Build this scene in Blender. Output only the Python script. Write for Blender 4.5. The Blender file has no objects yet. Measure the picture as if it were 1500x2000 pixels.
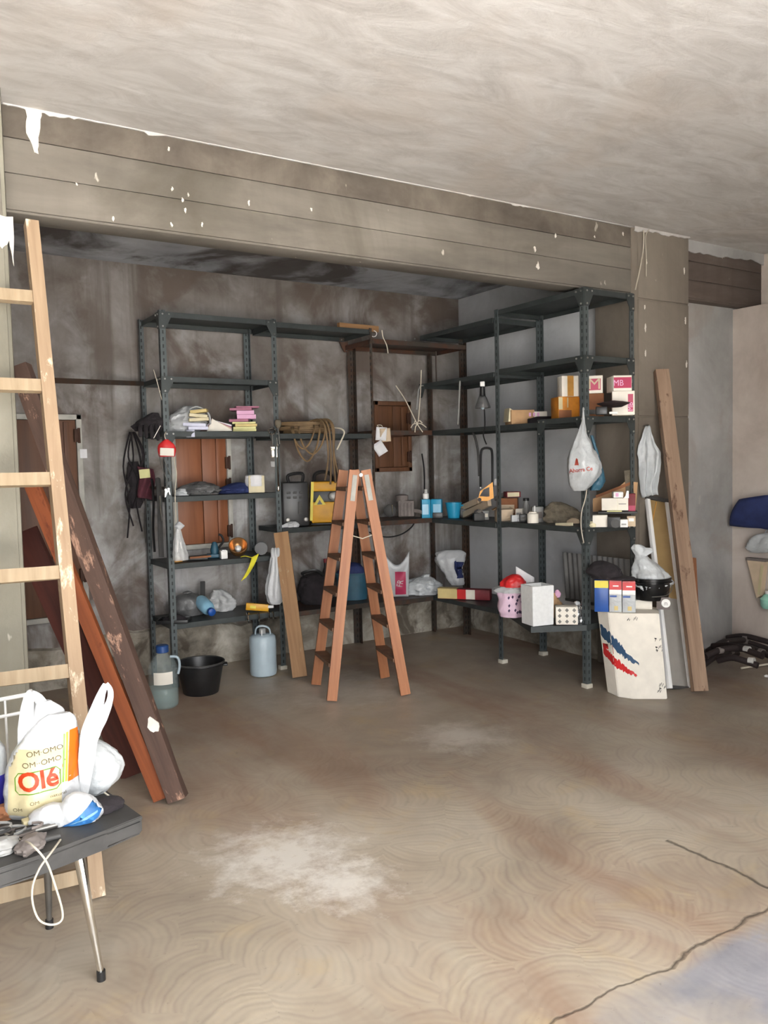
import bpy, bmesh, math, random
from mathutils import Vector, Matrix, noise as mnoise
from mathutils.bvhtree import BVHTree

# ------------------------------------------------------------------ camera, sky, exposure
SC = bpy.context.scene
COL = SC.collection
F = 1600.0                                   # focal length in pixels of the 1500x2000 frame
YAW, PITCH, ROLL = math.radians(32.3), math.radians(3.4), math.radians(1.3)
EYE = Vector((0, 0, 1.45))
_R0 = Vector((math.cos(YAW), -math.sin(YAW), 0))
_H = Vector((math.sin(YAW), math.cos(YAW), 0))
FWD = _H * math.cos(PITCH) + Vector((0, 0, -math.sin(PITCH)))
_U0 = _R0.cross(FWD)
CR = _R0 * math.cos(ROLL) - _U0 * math.sin(ROLL)
CU = _R0 * math.sin(ROLL) + _U0 * math.cos(ROLL)
cam = bpy.data.cameras.new('camera')
cam.sensor_fit = 'VERTICAL'; cam.sensor_height = 36; cam.lens = F * 36 / 2000
cam.clip_start = 0.05
co = bpy.data.objects.new('camera', cam); COL.objects.link(co)
co.matrix_world = Matrix((CR, CU, -FWD)).transposed().to_4x4()
co.location = EYE
SC.camera = co
SC.view_settings.view_transform = 'Standard'
SC.view_settings.look = 'None'
SC.view_settings.gamma = 1
SC.view_settings.use_curve_mapping = False
SC.view_settings.exposure = 1.82
w = bpy.data.worlds.new('overcast_sky'); SC.world = w; w.use_nodes = True
w.node_tree.nodes['Background'].inputs[0].default_value = (0.97, 0.985, 1.0, 1)
w.node_tree.nodes['Background'].inputs[1].default_value = 2.9
sun = bpy.data.lights.new('sun', 'SUN'); sun.energy = 26.0; sun.angle = math.radians(.6); sun.color = (1, .97, .93)
so = bpy.data.objects.new('sun', sun); COL.objects.link(so)          # high over the roof: the yard outside is sunlit, the room is not
so.rotation_euler = (math.radians(-15), 0, math.radians(10))
# a sampling portal in the garage doorway (adds no light of its own)
pl = bpy.data.lights.new('doorway_portal', 'AREA'); pl.shape = 'RECTANGLE'; pl.size = 3.25; pl.size_y = 2.6
pl.cycles.is_portal = True
po = bpy.data.objects.new('doorway_portal', pl); COL.objects.link(po)
po.location = (.62, -.52, 1.31); po.rotation_euler = (math.radians(90), 0, 0)
SC.cycles.max_bounces = 9; SC.cycles.diffuse_bounces = 6; SC.cycles.glossy_bounces = 3
SC.cycles.transmission_bounces = 6; SC.cycles.transparent_max_bounces = 8
SC.cycles.sample_clamp_indirect = 12.0
SC.cycles.caustics_reflective = False; SC.cycles.caustics_refractive = False

def ray(px, py):
    return FWD * F + CR * (px - 750) + CU * (1000 - py)
def P(px, py, X=None, Y=None, Z=None):
    """point of a real plane (wall, shelf front, floor) seen at that place of the photograph"""
    r = ray(px, py)
    if X is not None: t = (X - EYE.x) / r.x
    elif Y is not None: t = (Y - EYE.y) / r.y
    else: t = (Z - EYE.z) / r.z
    return EYE + r * t
def dist(p): return (p - EYE).dot(FWD)
def facing(p): return math.atan2(-(p.x - EYE.x), p.y - EYE.y)
def spot(x0, y0, x1, y1, X=None, Y=None, z=None):
    p = P((x0 + x1) / 2, y1, X=X, Y=Y)
    d = dist(p)
    if z is not None: p.z = z
    return p, facing(p), (x1 - x0) * d / F, (y1 - y0) * d / F

# ------------------------------------------------------------------ mesh helpers
def lin(c):
    return tuple(((v / 255) / 12.92 if v / 255 <= 0.04045 else ((v / 255 + 0.055) / 1.055) ** 2.4) for v in c)

def nz(v, s=1.0, seed=0.0):
    return mnoise.noise(Vector((v[0] * s + seed * 7.3, v[1] * s + seed * 3.1, v[2] * s - seed * 5.7)))

class MB:
    def __init__(s): s.bm = bmesh.new()
    def _t(s, verts, loc, rot, off=(0, 0, 0)):
        m = Matrix.Translation(Vector(loc)) @ (rot if rot is not None else Matrix.Identity(4)) 
        for v in verts: v.co = m @ v.co
    def box(s, c, size, rot=None, bevel=0.0, seg=2):
        r = bmesh.ops.create_cube(s.bm, size=1)
        vs = r['verts']
        for v in vs: v.co = Vector((v.co.x * size[0], v.co.y * size[1], v.co.z * size[2]))
        if bevel > 0:
            es = list({e for v in vs for e in v.link_edges})
            b = bmesh.ops.bevel(s.bm, geom=es, offset=bevel, segments=seg, affect='EDGES', profile=0.5)
            vs = list({v for f in b['faces'] for v in f.verts} | {v for v in vs if v.is_valid})
        if isinstance(rot, (int, float)): rot = Matrix.Rotation(rot, 4, 'Z')
        s._t(vs, c, rot); return s
    def tube(s, pts, r, n=8, closed=False, flat=1.0, up=None):
        pts = [Vector(p) for p in pts]; N = len(pts)
        rr = r if isinstance(r, (list, tuple)) else [r] * N
        rings = []; prev = None
        for i, p in enumerate(pts):
            a = pts[(i - 1) % N] if (closed or i > 0) else p
            b = pts[(i + 1) % N] if (closed or i < N - 1) else p
            t = (b - a)
            if t.length < 1e-9: t = Vector((0, 0, 1))
            t.normalize()
            if prev is None:
                ref = Vector(up) if up else (Vector((0, 0, 1)) if abs(t.z) < .9 else Vector((1, 0, 0)))
            else: ref = prev
            u = ref - t * ref.dot(t)
            if u.length < 1e-6: u = t.orthogonal()
            u.normalize(); v = t.cross(u); prev = u
            rings.append([s.bm.verts.new(p + (u * math.cos(2 * math.pi * k / n) * flat + v * math.sin(2 * math.pi * k / n)) * rr[i]) for k in range(n)])
        M_ = N if closed else N - 1
        for i in range(M_):
            A, B = rings[i], rings[(i + 1) % N]
            for k in range(n): s.bm.faces.new((A[k], A[(k + 1) % n], B[(k + 1) % n], B[k]))
        if not closed:
            s.bm.faces.new(rings[0][::-1]); s.bm.faces.new(rings[-1])
        return s
    def lathe(s, prof, n=24, c=(0, 0, 0), sx=1, sy=1, cap=True, rot=None):
        rings = []; c = Vector(c); allv = []
        for r, z in prof:
            ring = [s.bm.verts.new((r * sx * math.cos(2 * math.pi * k / n), r * sy * math.sin(2 * math.pi * k / n), z)) for k in range(n)]
            rings.append(ring); allv += ring
        for A, B in zip(rings, rings[1:]):
            for k in range(n): s.bm.faces.new((A[k], A[(k + 1) % n], B[(k + 1) % n], B[k]))
        if cap:
            s.bm.faces.new(rings[0][::-1]); s.bm.faces.new(rings[-1])
        s._t(allv, c, rot); return s
    def prism(s, poly, y0, y1, loc=(0, 0, 0), rot=None):
        a = [s.bm.verts.new((x, y0, z)) for x, z in poly]; b = [s.bm.verts.new((x, y1, z)) for x, z in poly]
        n = len(poly)
        s.bm.faces.new(a); s.bm.faces.new(b[::-1])
        for i in range(n): s.bm.faces.new((a[i], b[i], b[(i + 1) % n], a[(i + 1) % n]))
        s._t(a + b, loc, rot); return s
    def prismz(s, poly, z0, z1):
        a = [s.bm.verts.new((x, y, z0)) for x, y in poly]; b = [s.bm.verts.new((x, y, z1)) for x, y in poly]
        n = len(poly)
        s.bm.faces.new(a[::-1]); s.bm.faces.new(b)
        for i in range(n): s.bm.faces.new((a[i], a[(i + 1) % n], b[(i + 1) % n], b[i]))
        return s
    def beam(s, a, b, wdt, thk, side, sub=0, wob=0.0, seed=0, bevel=0.0):
        """a bar from a to b; `side` is the direction its width lies along"""
        a = Vector(a); b = Vector(b); t = (b - a); L = t.length; t.normalize()
        u = Vector(side) - t * Vector(side).dot(t); u.normalize(); v = t.cross(u)
        n = max(1, sub); rings = []
        for i in range(n + 1):
            f = i / n; p = a + t * (L * f)
            ring = []
            for (i2, (x, y)) in enumerate(((-1, -1), (1, -1), (1, 1), (-1, 1))):
                k = 1 + wob * nz((f * L * 6, x * 3, y * 3), 1, seed)
                ring.append(s.bm.verts.new(p + u * (x * wdt / 2 * k) + v * (y * thk / 2 * k)))
            rings.append(ring)
        fs = []
        for A, B in zip(rings, rings[1:]):
            for k in range(4): fs.append(s.bm.faces.new((A[k], A[(k + 1) % 4], B[(k + 1) % 4], B[k])))
        fs.append(s.bm.faces.new(rings[0][::-1])); fs.append(s.bm.faces.new(rings[-1]))
        if bevel:
            es = list({e for f in fs for e in f.edges if len(e.link_faces) == 2 and e.calc_face_angle() > .6})
            bmesh.ops.bevel(s.bm, geom=es, offset=bevel, segments=1, affect='EDGES')
        return s
    def blob(s, rings, n=30, rows=22, folds=0.07, k=5, noise=.08, ns=12, seed=1, vfold=0.0):
        """crumpled soft body from rings (z, rx, ry, ox, oy)"""
        n = int(n * 1.6); rows = int(rows * 1.6)
        if noise > .03: ns *= 1.9; noise *= 1.25
        R = [tuple(list(r) + [0] * (5 - len(r))) for r in rings]
        def at(f):
            x = f * (len(R) - 1); i = min(int(x), len(R) - 2); t = x - i
            p0 = R[max(i - 1, 0)]; p1 = R[i]; p2 = R[i + 1]; p3 = R[min(i + 2, len(R) - 1)]
            return [0.5 * (2 * b + (c - a) * t + (2 * a - 5 * b + 4 * c - d) * t * t + (3 * b - a - 3 * c + d) * t ** 3) for a, b, c, d in zip(p0, p1, p2, p3)]
        rg = []
        for j in range(rows + 1):
            z, rx, ry, ox, oy = at(j / rows)
            ring = []
            for i in range(n):
                a = 2 * math.pi * i / n
                ca, sa = math.cos(a), math.sin(a)
                q = (ca * max(rx, .01), sa * max(ry, .01), z)
                fz = 1 + folds * math.sin(k * a + seed * 1.7 + 9 * vfold * z) * (0.6 + .6 * nz((ca, sa, z * 8), 1.3, seed))
                fz += noise * nz(q, ns, seed) + noise * 1.1 * (.35 - abs(nz(q, ns * 1.7, seed + 4))) + noise * .6 * (.3 - abs(nz(q, ns * 3.6, seed + 7)))
                ring.append(s.bm.verts.new((ox + max(rx, .002) * ca * fz, oy + max(ry, .002) * sa * fz, z + noise * .25 * max(rx, ry) * nz(q, ns, seed + 9) * (0 if j == 0 else 1))))
            rg.append(ring)
        for A, B in zip(rg, rg[1:]):
            for i in range(n): s.bm.faces.new((A[i], A[(i + 1) % n], B[(i + 1) % n], B[i]))
        s.bm.faces.new(rg[0][::-1]); s.bm.faces.new(rg[-1])
        return s
    def grid(s, fn, nx=10, ny=10):
        V = [[s.bm.verts.new(fn(i / nx, j / ny)) for i in range(nx + 1)] for j in range(ny + 1)]
        for j in range(ny):
            for i in range(nx): s.bm.faces.new((V[j][i], V[j][i + 1], V[j + 1][i + 1], V[j + 1][i]))
        return s
    def build(s, name, mat, parent=None, loc=None, rot=0, smooth=40, solid=0, tilt=None, sub=0, nrm=True, stuff=False):
        if nrm: bmesh.ops.recalc_face_normals(s.bm, faces=s.bm.faces[:])
        me = bpy.data.meshes.new(name); s.bm.to_mesh(me); s.bm.free()
        me.materials.append(mat)
        if smooth:
            me.shade_smooth(); me.set_sharp_from_angle(angle=math.radians(smooth))
        o = bpy.data.objects.new(name, me); COL.objects.link(o)
        if parent is not None: o.parent = parent
        if loc is not None: o.location = loc
        if tilt is not None: o.rotation_euler = (tilt[0], tilt[1], rot)
        elif rot: o.rotation_euler = (0, 0, rot)
        if stuff: o['kind'] = 'stuff'
        if sub:
            q = o.modifiers.new('sub', 'SUBSURF'); q.levels = sub; q.render_levels = sub
        if solid:
            q = o.modifiers.new('solid', 'SOLIDIFY'); q.thickness = solid; q.offset = 0
        return o

def tag(o, label, cat, group=None, kind=None):
    o['label'] = label; o['category'] = cat
    if group: o['group'] = group
    if kind: o['kind'] = kind
    return o
def thing(name, label, cat, loc=(0, 0, 0), rot=0, group=None, tilt=(0, 0)):
    o = bpy.data.objects.new(name, None); COL.objects.link(o)
    o.empty_display_size = .05
    o.location = loc; o.rotation_euler = (tilt[0], tilt[1], rot)
    return tag(o, label, cat, group)
def structure(o):
    o['kind'] = 'structure'; return o
def note(o, label):
    o['label'] = label; return o
def text(s, size, m, parent, loc, rot=(math.pi / 2, 0, 0), ext=.0004, sx=1.0, name='lettering', align='CENTER', spin=0, bold=0):
    cu = bpy.data.curves.new('lettering', 'FONT'); cu.body = s; cu.size = size; cu.extrude = ext
    cu.align_x = align; cu.align_y = 'CENTER'; cu.resolution_u = 3; cu.offset = size * bold
    t = bpy.data.objects.new('lettering_curve', cu)
    me = bpy.data.meshes.new_from_object(t)
    me.materials.clear(); me.materials.append(m)
    bpy.data.objects.remove(t); bpy.data.curves.remove(cu)
    o = bpy.data.objects.new(name, me); COL.objects.link(o)
    me.transform(Matrix.Diagonal((sx, 1, 1, 1)))
    if spin: me.transform(Matrix.Rotation(spin, 4, 'Z'))
    o.parent = parent; o.location = loc; o.rotation_euler = rot
    return o
def bvh(o):
    bm = bmesh.new(); bm.from_mesh(o.data); t = BVHTree.FromBMesh(bm); bm.free(); return t
def press(o, tree, off=.0015, cuts=True):
    """press flat print (given in the local xz plane) onto a soft body, along local +y"""
    me = o.data
    m = o.matrix_basis.copy(); me.transform(m); o.location = (0, 0, 0); o.rotation_euler = (0, 0, 0)
    bm = bmesh.new(); bm.from_mesh(me)
    if cuts:
        bmesh.ops.triangulate(bm, faces=bm.faces[:])
        for _ in range(3):
            L = [e for e in bm.edges if e.calc_length() > .012]
            if L: bmesh.ops.subdivide_edges(bm, edges=L, cuts=1)
            bmesh.ops.triangulate(bm, faces=[f for f in bm.faces if len(f.verts) > 3])
    for v in bm.verts:
        h = tree.ray_cast(Vector((v.co.x, -2, v.co.z)), Vector((0, 1, 0)))
        if h[0] is not None: v.co = h[0] + Vector((0, -off, 0))
        else:
            q = tree.find_nearest(Vector((v.co.x, -.3, v.co.z)))
            if q[0] is not None: v.co = q[0] + Vector((0, -off, 0))
    bm.to_mesh(me); bm.free(); me.shade_smooth(); return o
def patch(tree, x0, x1, z0, z1, m, parent, name='print_panel', off=.001, sh=0.0, nx=14, nz_=14):
    mb = MB(); mb.grid(lambda u, v: (x0 + (x1 - x0) * u + sh * v, 0, z0 + (z1 - z0) * v), nx, nz_)
    o = mb.build(name, m, parent)
    return press(o, tree, off, cuts=False)
def copy_tree(o, parent=None):
    c = o.copy(); COL.objects.link(c)
    if parent is not None: c.parent = parent
    for ch in [x for x in COL.objects if x.parent == o]: copy_tree(ch, c)
    return c

# ------------------------------------------------------------------ materials
class G:
    def __init__(s, name, rough=.8, metal=0.0):
        s.m = bpy.data.materials.new(name); s.m.use_nodes = True; s.t = s.m.node_tree
        s.b = s.t.nodes['Principled BSDF']; s.b.inputs['Roughness'].default_value = rough
        s.b.inputs['Metallic'].default_value = metal
        s.tc = s.t.nodes.new('ShaderNodeTexCoord'); s.obj = s.tc.outputs['Object']
    def n(s, typ, ins=None, **kw):
        nd = s.t.nodes.new(typ)
        for k, v in kw.items(): setattr(nd, k, v)
        for k, v in (ins or {}).items(): s.put(nd.inputs[k], v)
        return nd
    def put(s, sock, v):
        if hasattr(v, 'is_linked') or isinstance(v, bpy.types.NodeSocket): s.t.links.new(v, sock)
        else:
            if isinstance(v, (tuple, list)) and len(v) == 3 and sock.type == 'RGBA': v = (*v, 1)
            sock.default_value = v
    def mapv(s, vec=None, scale=(1, 1, 1), rot=(0, 0, 0), loc=(0, 0, 0)):
        return s.n('ShaderNodeMapping', {'Vector': vec or s.obj, 'Scale': scale, 'Rotation': rot, 'Location': loc}).outputs[0]
    def noise(s, scale, detail=4, rough=.55, dist=0, vec=None, out=0):
        return s.n('ShaderNodeTexNoise', {'Vector': vec or s.obj, 'Scale': scale, 'Detail': detail, 'Roughness': rough, 'Distortion': dist}).outputs[out]
    def ramp(s, fac, *stops):
        nd = s.n('ShaderNodeValToRGB', {'Fac': fac}); e = nd.color_ramp.elements
        while len(e) < len(stops): e.new(.5)
        for q, (p, c) in zip(e, stops):
            q.position = p
            q.color = (c, c, c, 1) if isinstance(c, (int, float)) else (*c, 1)
        return nd.outputs[0]
    def math(s, op, a, b=0.0, c=None):
        ins = {0: a, 1: b}
        if c is not None: ins[2] = c
        return s.n('ShaderNodeMath', ins, operation=op).outputs[0]
    def mix(s, f, a, b, blend='MIX'):
        return s.n('ShaderNodeMix', {0: f, 6: a, 7: b}, data_type='RGBA', blend_type=blend).outputs[2]
    def sep(s, vec=None):
        return s.n('ShaderNodeSeparateXYZ', {0: vec or s.obj}).outputs
    def bump(s, h, strength=.3, dist=.01):
        s.put(s.b.inputs['Normal'], s.n('ShaderNodeBump', {'Height': h, 'Strength': strength, 'Distance': dist}).outputs[0])
    def col(s, c): s.put(s.b.inputs['Base Color'], c); return s
    def rough(s, r): s.put(s.b.inputs['Roughness'], r); return s

def plain(name, c, rough=.6, metal=0.0, var=.18, scale=14, bump=.0, trans=0.0, alpha=1.0, sss=0, spec=None):
    c = lin(c)
    g = G(name, rough, metal)
    f = g.noise(scale, 4)
    lo = tuple(v * (1 - var) for v in c); hi = tuple(min(1, v * (1 + var)) for v in c)
    g.col(g.ramp(f, (.3, lo), (.7, hi)))
    if bump: g.bump(g.noise(scale * 3, 3), bump, .01)
    if trans: g.b.inputs['Transmission Weight'].default_value = trans
    if alpha < 1: g.b.inputs['Alpha'].default_value = alpha
    if spec is not None: g.b.inputs['Specular IOR Level'].default_value = spec
    return g.m

def wood(name, c1, c2, rough=.6, ax=2, grain=30, stretch=.06, spots=None, bump=.15):
    g = G(name, rough)
    sc = [1, 1, 1]; sc[ax] = stretch
    v = g.mapv(scale=tuple(sc))
    f = g.noise(grain, 6, .6, .6, vec=v)
    c = g.ramp(f, (.3, lin(c1)), (.7, lin(c2)))
    if spots:
        m = g.ramp(g.noise(9, 6, .7, .3, vec=g.mapv(scale=tuple(.35 if i == ax else 1 for i in range(3)))), (.56, 0), (.62, 1))
        c = g.mix(m, c, lin(spots))
    g.col(c); g.bump(f, bump, .004)
    return g.m

def mat_floor():
    g = G('trowelled_concrete_floor', .5)
    p = g.obj
    # fan shaped trowel sweeps: rings about a point offset at random in each cell
    wob = g.n('ShaderNodeVectorMath', {0: g.noise(2.2, 3, out=1), 1: (.5, .5, .5)}, operation='SUBTRACT').outputs[0]
    pv = g.n('ShaderNodeVectorMath', {0: wob, 1: (.09, .09, 0), 2: p}, operation='MULTIPLY_ADD').outputs[0]
    vor = g.n('ShaderNodeTexVoronoi', {'Vector': g.mapv(pv, scale=(1, 1, 0)), 'Scale': 4.6, 'Randomness': .9}, feature='F1', voronoi_dimensions='2D')
    cell = vor.outputs['Position']; rnd = vor.outputs['Color']
    rel = g.n('ShaderNodeVectorMath', {0: pv, 1: cell}, operation='SUBTRACT').outputs[0]
    o2 = g.n('ShaderNodeVectorMath', {0: rnd, 1: (.5, .5, .5)}, operation='SUBTRACT').outputs[0]
    rel2 = g.n('ShaderNodeVectorMath', {0: o2, 1: (.1, .1, 0), 2: rel}, operation='MULTIPLY_ADD').outputs[0]
    rel3 = g.n('ShaderNodeVectorMath', {0: rel2, 1: (1, 1, 0)}, operation='MULTIPLY').outputs[0]
    rs = g.sep(rnd); ang = g.math('MULTIPLY', rs[0], 6.283); ca, sa = g.math('COSINE', ang), g.math('SINE', ang)
    rl = g.sep(rel3)
    ua_ = g.math('ADD', g.math('MULTIPLY', rl[0], ca), g.math('MULTIPLY', rl[1], sa))
    ub_ = g.math('SUBTRACT', g.math('MULTIPLY', rl[1], ca), g.math('MULTIPLY', rl[0], sa))
    ln = g.math('ADD', ua_, g.math('MULTIPLY', g.math('MULTIPLY', ub_, ub_), 3.4))
    ln = g.math('ADD', ln, g.math('MULTIPLY', g.noise(9, 3), .035))
    ring = g.math('MULTIPLY_ADD', g.math('SINE', g.math('MULTIPLY', ln, 230)), .5, .5)
    ring2 = g.math('MULTIPLY_ADD', g.math('SINE', g.math('MULTIPLY', ln, 88)), .5, .5)
    strokes = g.math('MULTIPLY', g.math('MULTIPLY_ADD', ring2, .5, g.math('MULTIPLY', ring, .5)), g.ramp(g.noise(3.1, 3), (.38, .15), (.62, 1)))
    strokes = g.math('MULTIPLY', strokes, g.ramp(g.math('ADD', g.sep()[1], g.math('MULTIPLY', g.noise(1.3, 3), 1.4)), (2.6 / 5, 1), (4.4 / 5, .12)) if 0 else g.n('ShaderNodeMapRange', {0: g.math('ADD', g.sep()[1], g.math('MULTIPLY', g.noise(1.3, 3), 1.6)), 1: 3.0, 2: 4.6, 3: 1.0, 4: .1}).outputs[0])
    base = g.ramp(g.noise(1.1, 6, .6, .4), (.28, lin((140, 128, 116))), (.5, lin((171, 159, 143))), (.74, lin((192, 183, 168))))
    red = g.ramp(g.noise(1.05, 5, .6, .5, vec=g.mapv(rot=(0, 0, YAW), scale=(1.5, .42, 1), loc=(.45, 0, 0))), (.46, 0), (.66, .68))
    c = g.mix(red, base, lin((144, 110, 90)))
    c = g.mix(g.ramp(g.noise(2.7, 5, .65, .3, vec=g.mapv(loc=(3, 1, 0))), (.56, 0), (.7, .5)), c, lin((184, 162, 124)))
    c = g.mix(g.math('MULTIPLY', strokes, .22), c, lin((212, 200, 168)))
    c = g.mix(g.math('MULTIPLY', g.math('POWER', g.math('SUBTRACT', 1.0, strokes), 8), .13), c, lin((100, 86, 68)))
    # chalky spill stains
    def spill(x, y, r, amt, c0, ns=7):
        dd = g.n('ShaderNodeVectorMath', {0: p, 1: (x, y, 0)}, operation='DISTANCE').outputs['Value']
        dd = g.math('ADD', dd, g.math('MULTIPLY', g.math('SUBTRACT', g.noise(ns, 6, .72), .5), r * 2.4))
        return g.mix(g.ramp(dd, (r * .2, amt), (r, 0)), c0, lin((228, 224, 216)))
    c = spill(1.25, 2.72, .32, .8, c, 11)
    c = spill(1.33, 2.42, .2, .8, c, 11)
    c = spill(2.6, 3.4, .28, .4, c)
    c = spill(2.5, 4.6, .5, .3, c)
    # joint with the outer slab, and a crack
    x, y, z = g.sep()
    yj = g.math('ADD', y, g.math('MULTIPLY', g.math('SUBTRACT', g.noise(5, 4), .5), .10))
    outer = g.math('MULTIPLY', g.ramp(g.math('SUBTRACT', 1.49, yj), (0.0, 0), (.05, 1)), g.ramp(g.math('ADD', g.math('MULTIPLY', g.sep()[0], .4), g.math('MULTIPLY', g.noise(3, 4), .5)), (.84, 0), (1.0, .9)))
    c = g.mix(outer, c, g.ramp(g.noise(4, 6, .6), (.35, lin((122, 124, 134))), (.58, lin((150, 150, 156))), (.7, lin((164, 148, 122)))))
    jn = g.ramp(g.math('ABSOLUTE', g.math('SUBTRACT', yj, 1.5)), (.001, 1), (.007, 0))
    xj = g.math('ADD', x, g.math('MULTIPLY', g.math('SUBTRACT', g.noise(6, 4), .5), .1))
    ck = g.math('MULTIPLY', g.ramp(g.math('ABSOLUTE', g.math('SUBTRACT', xj, 2.5)), (.002, 1), (.011, 0)), g.math('LESS_THAN', y, 2.0))
    cr = g.math('MAXIMUM', jn, ck)
    c = g.mix(g.math('MULTIPLY', cr, .8), c, lin((58, 50, 42)))
    right_zone = g.n('ShaderNodeVectorMath', {0: p, 1: (4.1, 3.1, 0)}, operation='DISTANCE').outputs['Value']  # floor colour toned darker around a spot at the right
    c = g.mix(g.ramp(g.math('ADD', right_zone, g.math('MULTIPLY', g.noise(1.6, 5, .65), 1.1)), (.9 / 1.0 * .75, .5), (1.0, .0)) if 0 else g.n('ShaderNodeMapRange', {0: g.math('ADD', right_zone, g.math('MULTIPLY', g.noise(1.6, 5, .65), 1.2)), 1: .9, 2: 2.3, 3: .5, 4: 0.0}).outputs[0], c, lin((96, 88, 80)))
    # dark dirt
    c = g.mix(g.ramp(g.noise(26, 5, .7), (.64, 0), (.72, .35)), c, lin((80, 72, 62)))
    g.col(c)
    g.rough(g.ramp(g.noise(2.2, 4), (.35, .36), (.65, .6)))
    g.bump(g.math('SUBTRACT', g.math('MULTIPLY_ADD', strokes, .5, g.math('MULTIPLY', g.noise(40, 4), .25)), g.math('MULTIPLY', cr, 2)), .22, .006)
    return g.m

def mat_ceiling():
    g = G('smeared_ceiling_plaster', .9)
    v = g.mapv(rot=(0, 0, math.radians(-38)), scale=(1, 3.0, 1))
    f = g.noise(1.9, 8, .66, 1.0, vec=v)
    f2 = g.noise(5.5, 7, .7, .8, vec=g.mapv(rot=(0, 0, math.radians(18)), scale=(1, 2.3, 1)))
    c = g.ramp(f, (.30, lin((176, 172, 168))), (.5, lin((199, 196, 193))), (.7, lin((214, 212, 210))))
    c = g.mix(g.ramp(f2, (.50, 0), (.72, .42)), c, lin((166, 161, 156)))
    c = g.mix(g.ramp(g.noise(.9, 4, .6, .5, vec=g.mapv(loc=(4, 2, 0))), (.52, 0), (.68, .4)), c, lin((192, 178, 164)))
    g.col(c); g.bump(g.math('ADD', f, g.math('MULTIPLY', f2, .7)), .22, .02)
    return g.m

def mat_concrete(name, dark, mid, light, scale=1.6, stain=None, stain_rng=(.54, .66), streak=0.0, specks=0.0, bump=.25, vs=(1, 1, 1), pale=None, brown_top=None):
    g = G(name, .92)
    v = g.mapv(scale=vs)
    f = g.noise(scale, 8, .62, .4, vec=v)
    c = g.ramp(f, (.3, lin(dark)), (.5, lin(mid)), (.7, lin(light)))
    if pale: c = g.mix(g.ramp(g.noise(scale * 1.4, 6, .6, .5, vec=g.mapv(loc=(9, 3, 5))), (.52, 0), (.68, .7)), c, lin(pale))
    if stain: c = g.mix(g.ramp(g.noise(scale * .8, 6, .6, .7, vec=g.mapv(loc=(5, 2, 7))), (stain_rng[0], 0), (stain_rng[1], .85)), c, lin(stain))
    if streak:
        c = g.mix(g.math('MULTIPLY', g.ramp(g.noise(9, 5, .6, vec=g.mapv(scale=(1, 1, .07))), (.52, 0), (.7, 1)), streak), c, lin(dark))
    if specks:
        c = g.mix(g.ramp(g.noise(15, 3, .5, vec=g.mapv(scale=(1, 1, .45), loc=(2, 8, 1))), (.73, 0), (.76, specks)), c, lin((214, 206, 192)))
    if brown_top:      # uneven brown tone, stronger towards the top
        hz = g.math('ADD', g.sep()[2], g.math('MULTIPLY', g.math('SUBTRACT', g.noise(1.3, 6, .65, .4, vec=g.mapv(loc=(1, 7, 2))), .5), 2.2))
        c = g.mix(g.n('ShaderNodeMapRange', {0: hz, 1: brown_top - .35, 2: brown_top + .5, 3: 0.0, 4: .55}).outputs[0], c, lin((92, 82, 75)))
    g.col(c); g.bump(g.math('ADD', f, g.math('MULTIPLY', g.noise(45, 4), .22)), bump, .02)
    return g.m

def mat_perforated(name, c, rust=None):
    """slotted angle: rows of small holes along both flanges"""
    g = G(name, .5, .25)
    x, y, z = g.sep()
    def row(a): return g.math('LESS_THAN', g.math('ABSOLUTE', g.math('SUBTRACT', g.math('ABSOLUTE', a), .019)), .0048)
    hole = g.math('MULTIPLY', g.math('MAXIMUM', row(x), row(y)), g.math('LESS_THAN', g.math('FRACT', g.math('MULTIPLY', z, 22.0)), .5))
    f = g.noise(7, 6, .65)
    base = g.ramp(f, (.3, tuple(v * .75 for v in lin(c))), (.7, tuple(v * 1.25 for v in lin(c))))
    if rust: base = g.mix(g.ramp(g.noise(5, 6, .7), (.46, 0), (.56, .9)), base, lin(rust))
    g.col(g.mix(g.math('MULTIPLY', hole, .8), base, lin((18, 20, 20))))
    g.bump(g.math('SUBTRACT', 1.0, hole), .5, .002)
    return g.m

def mat_paint(name, c, rust=None, rng=(.5, .62)):
    g = G(name, .48, .2)
    f = g.noise(6, 6, .65)
    base = g.ramp(f, (.3, tuple(v * .7 for v in lin(c))), (.7, tuple(v * 1.3 for v in lin(c))))
    if rust: base = g.mix(g.ramp(g.noise(4, 6, .7), (rng[0], 0), (rng[1], .9)), base, lin(rust))
    g.col(base); g.bump(f, .1, .004)
    return g.m

def mat_window_glass(name, c=(230, 240, 240), rough=.05, trans=1.0):
    g = G(name, rough); g.b.inputs['Transmission Weight'].default_value = trans
    g.b.inputs['IOR'].default_value = 1.33
    g.col(g.ramp(g.noise(8, 3), (.3, lin(tuple(int(v * .96) for v in c))), (.7, lin(c))))
    return g.m

def mat_film(name, c=(235, 238, 240), alpha=.55, rough=.35):
    """thin plastic film"""
    g = G(name, rough)
    f = g.noise(16, 5, .6)
    g.col(g.ramp(f, (.3, tuple(v * .8 for v in lin(c))), (.7, lin(c))))
    g.put(g.b.inputs['Alpha'], g.ramp(g.noise(11, 4, .6), (.3, max(0, alpha - .18)), (.7, min(1, alpha + .2))))
    g.bump(f, .35, .01)
    return g.m

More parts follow.
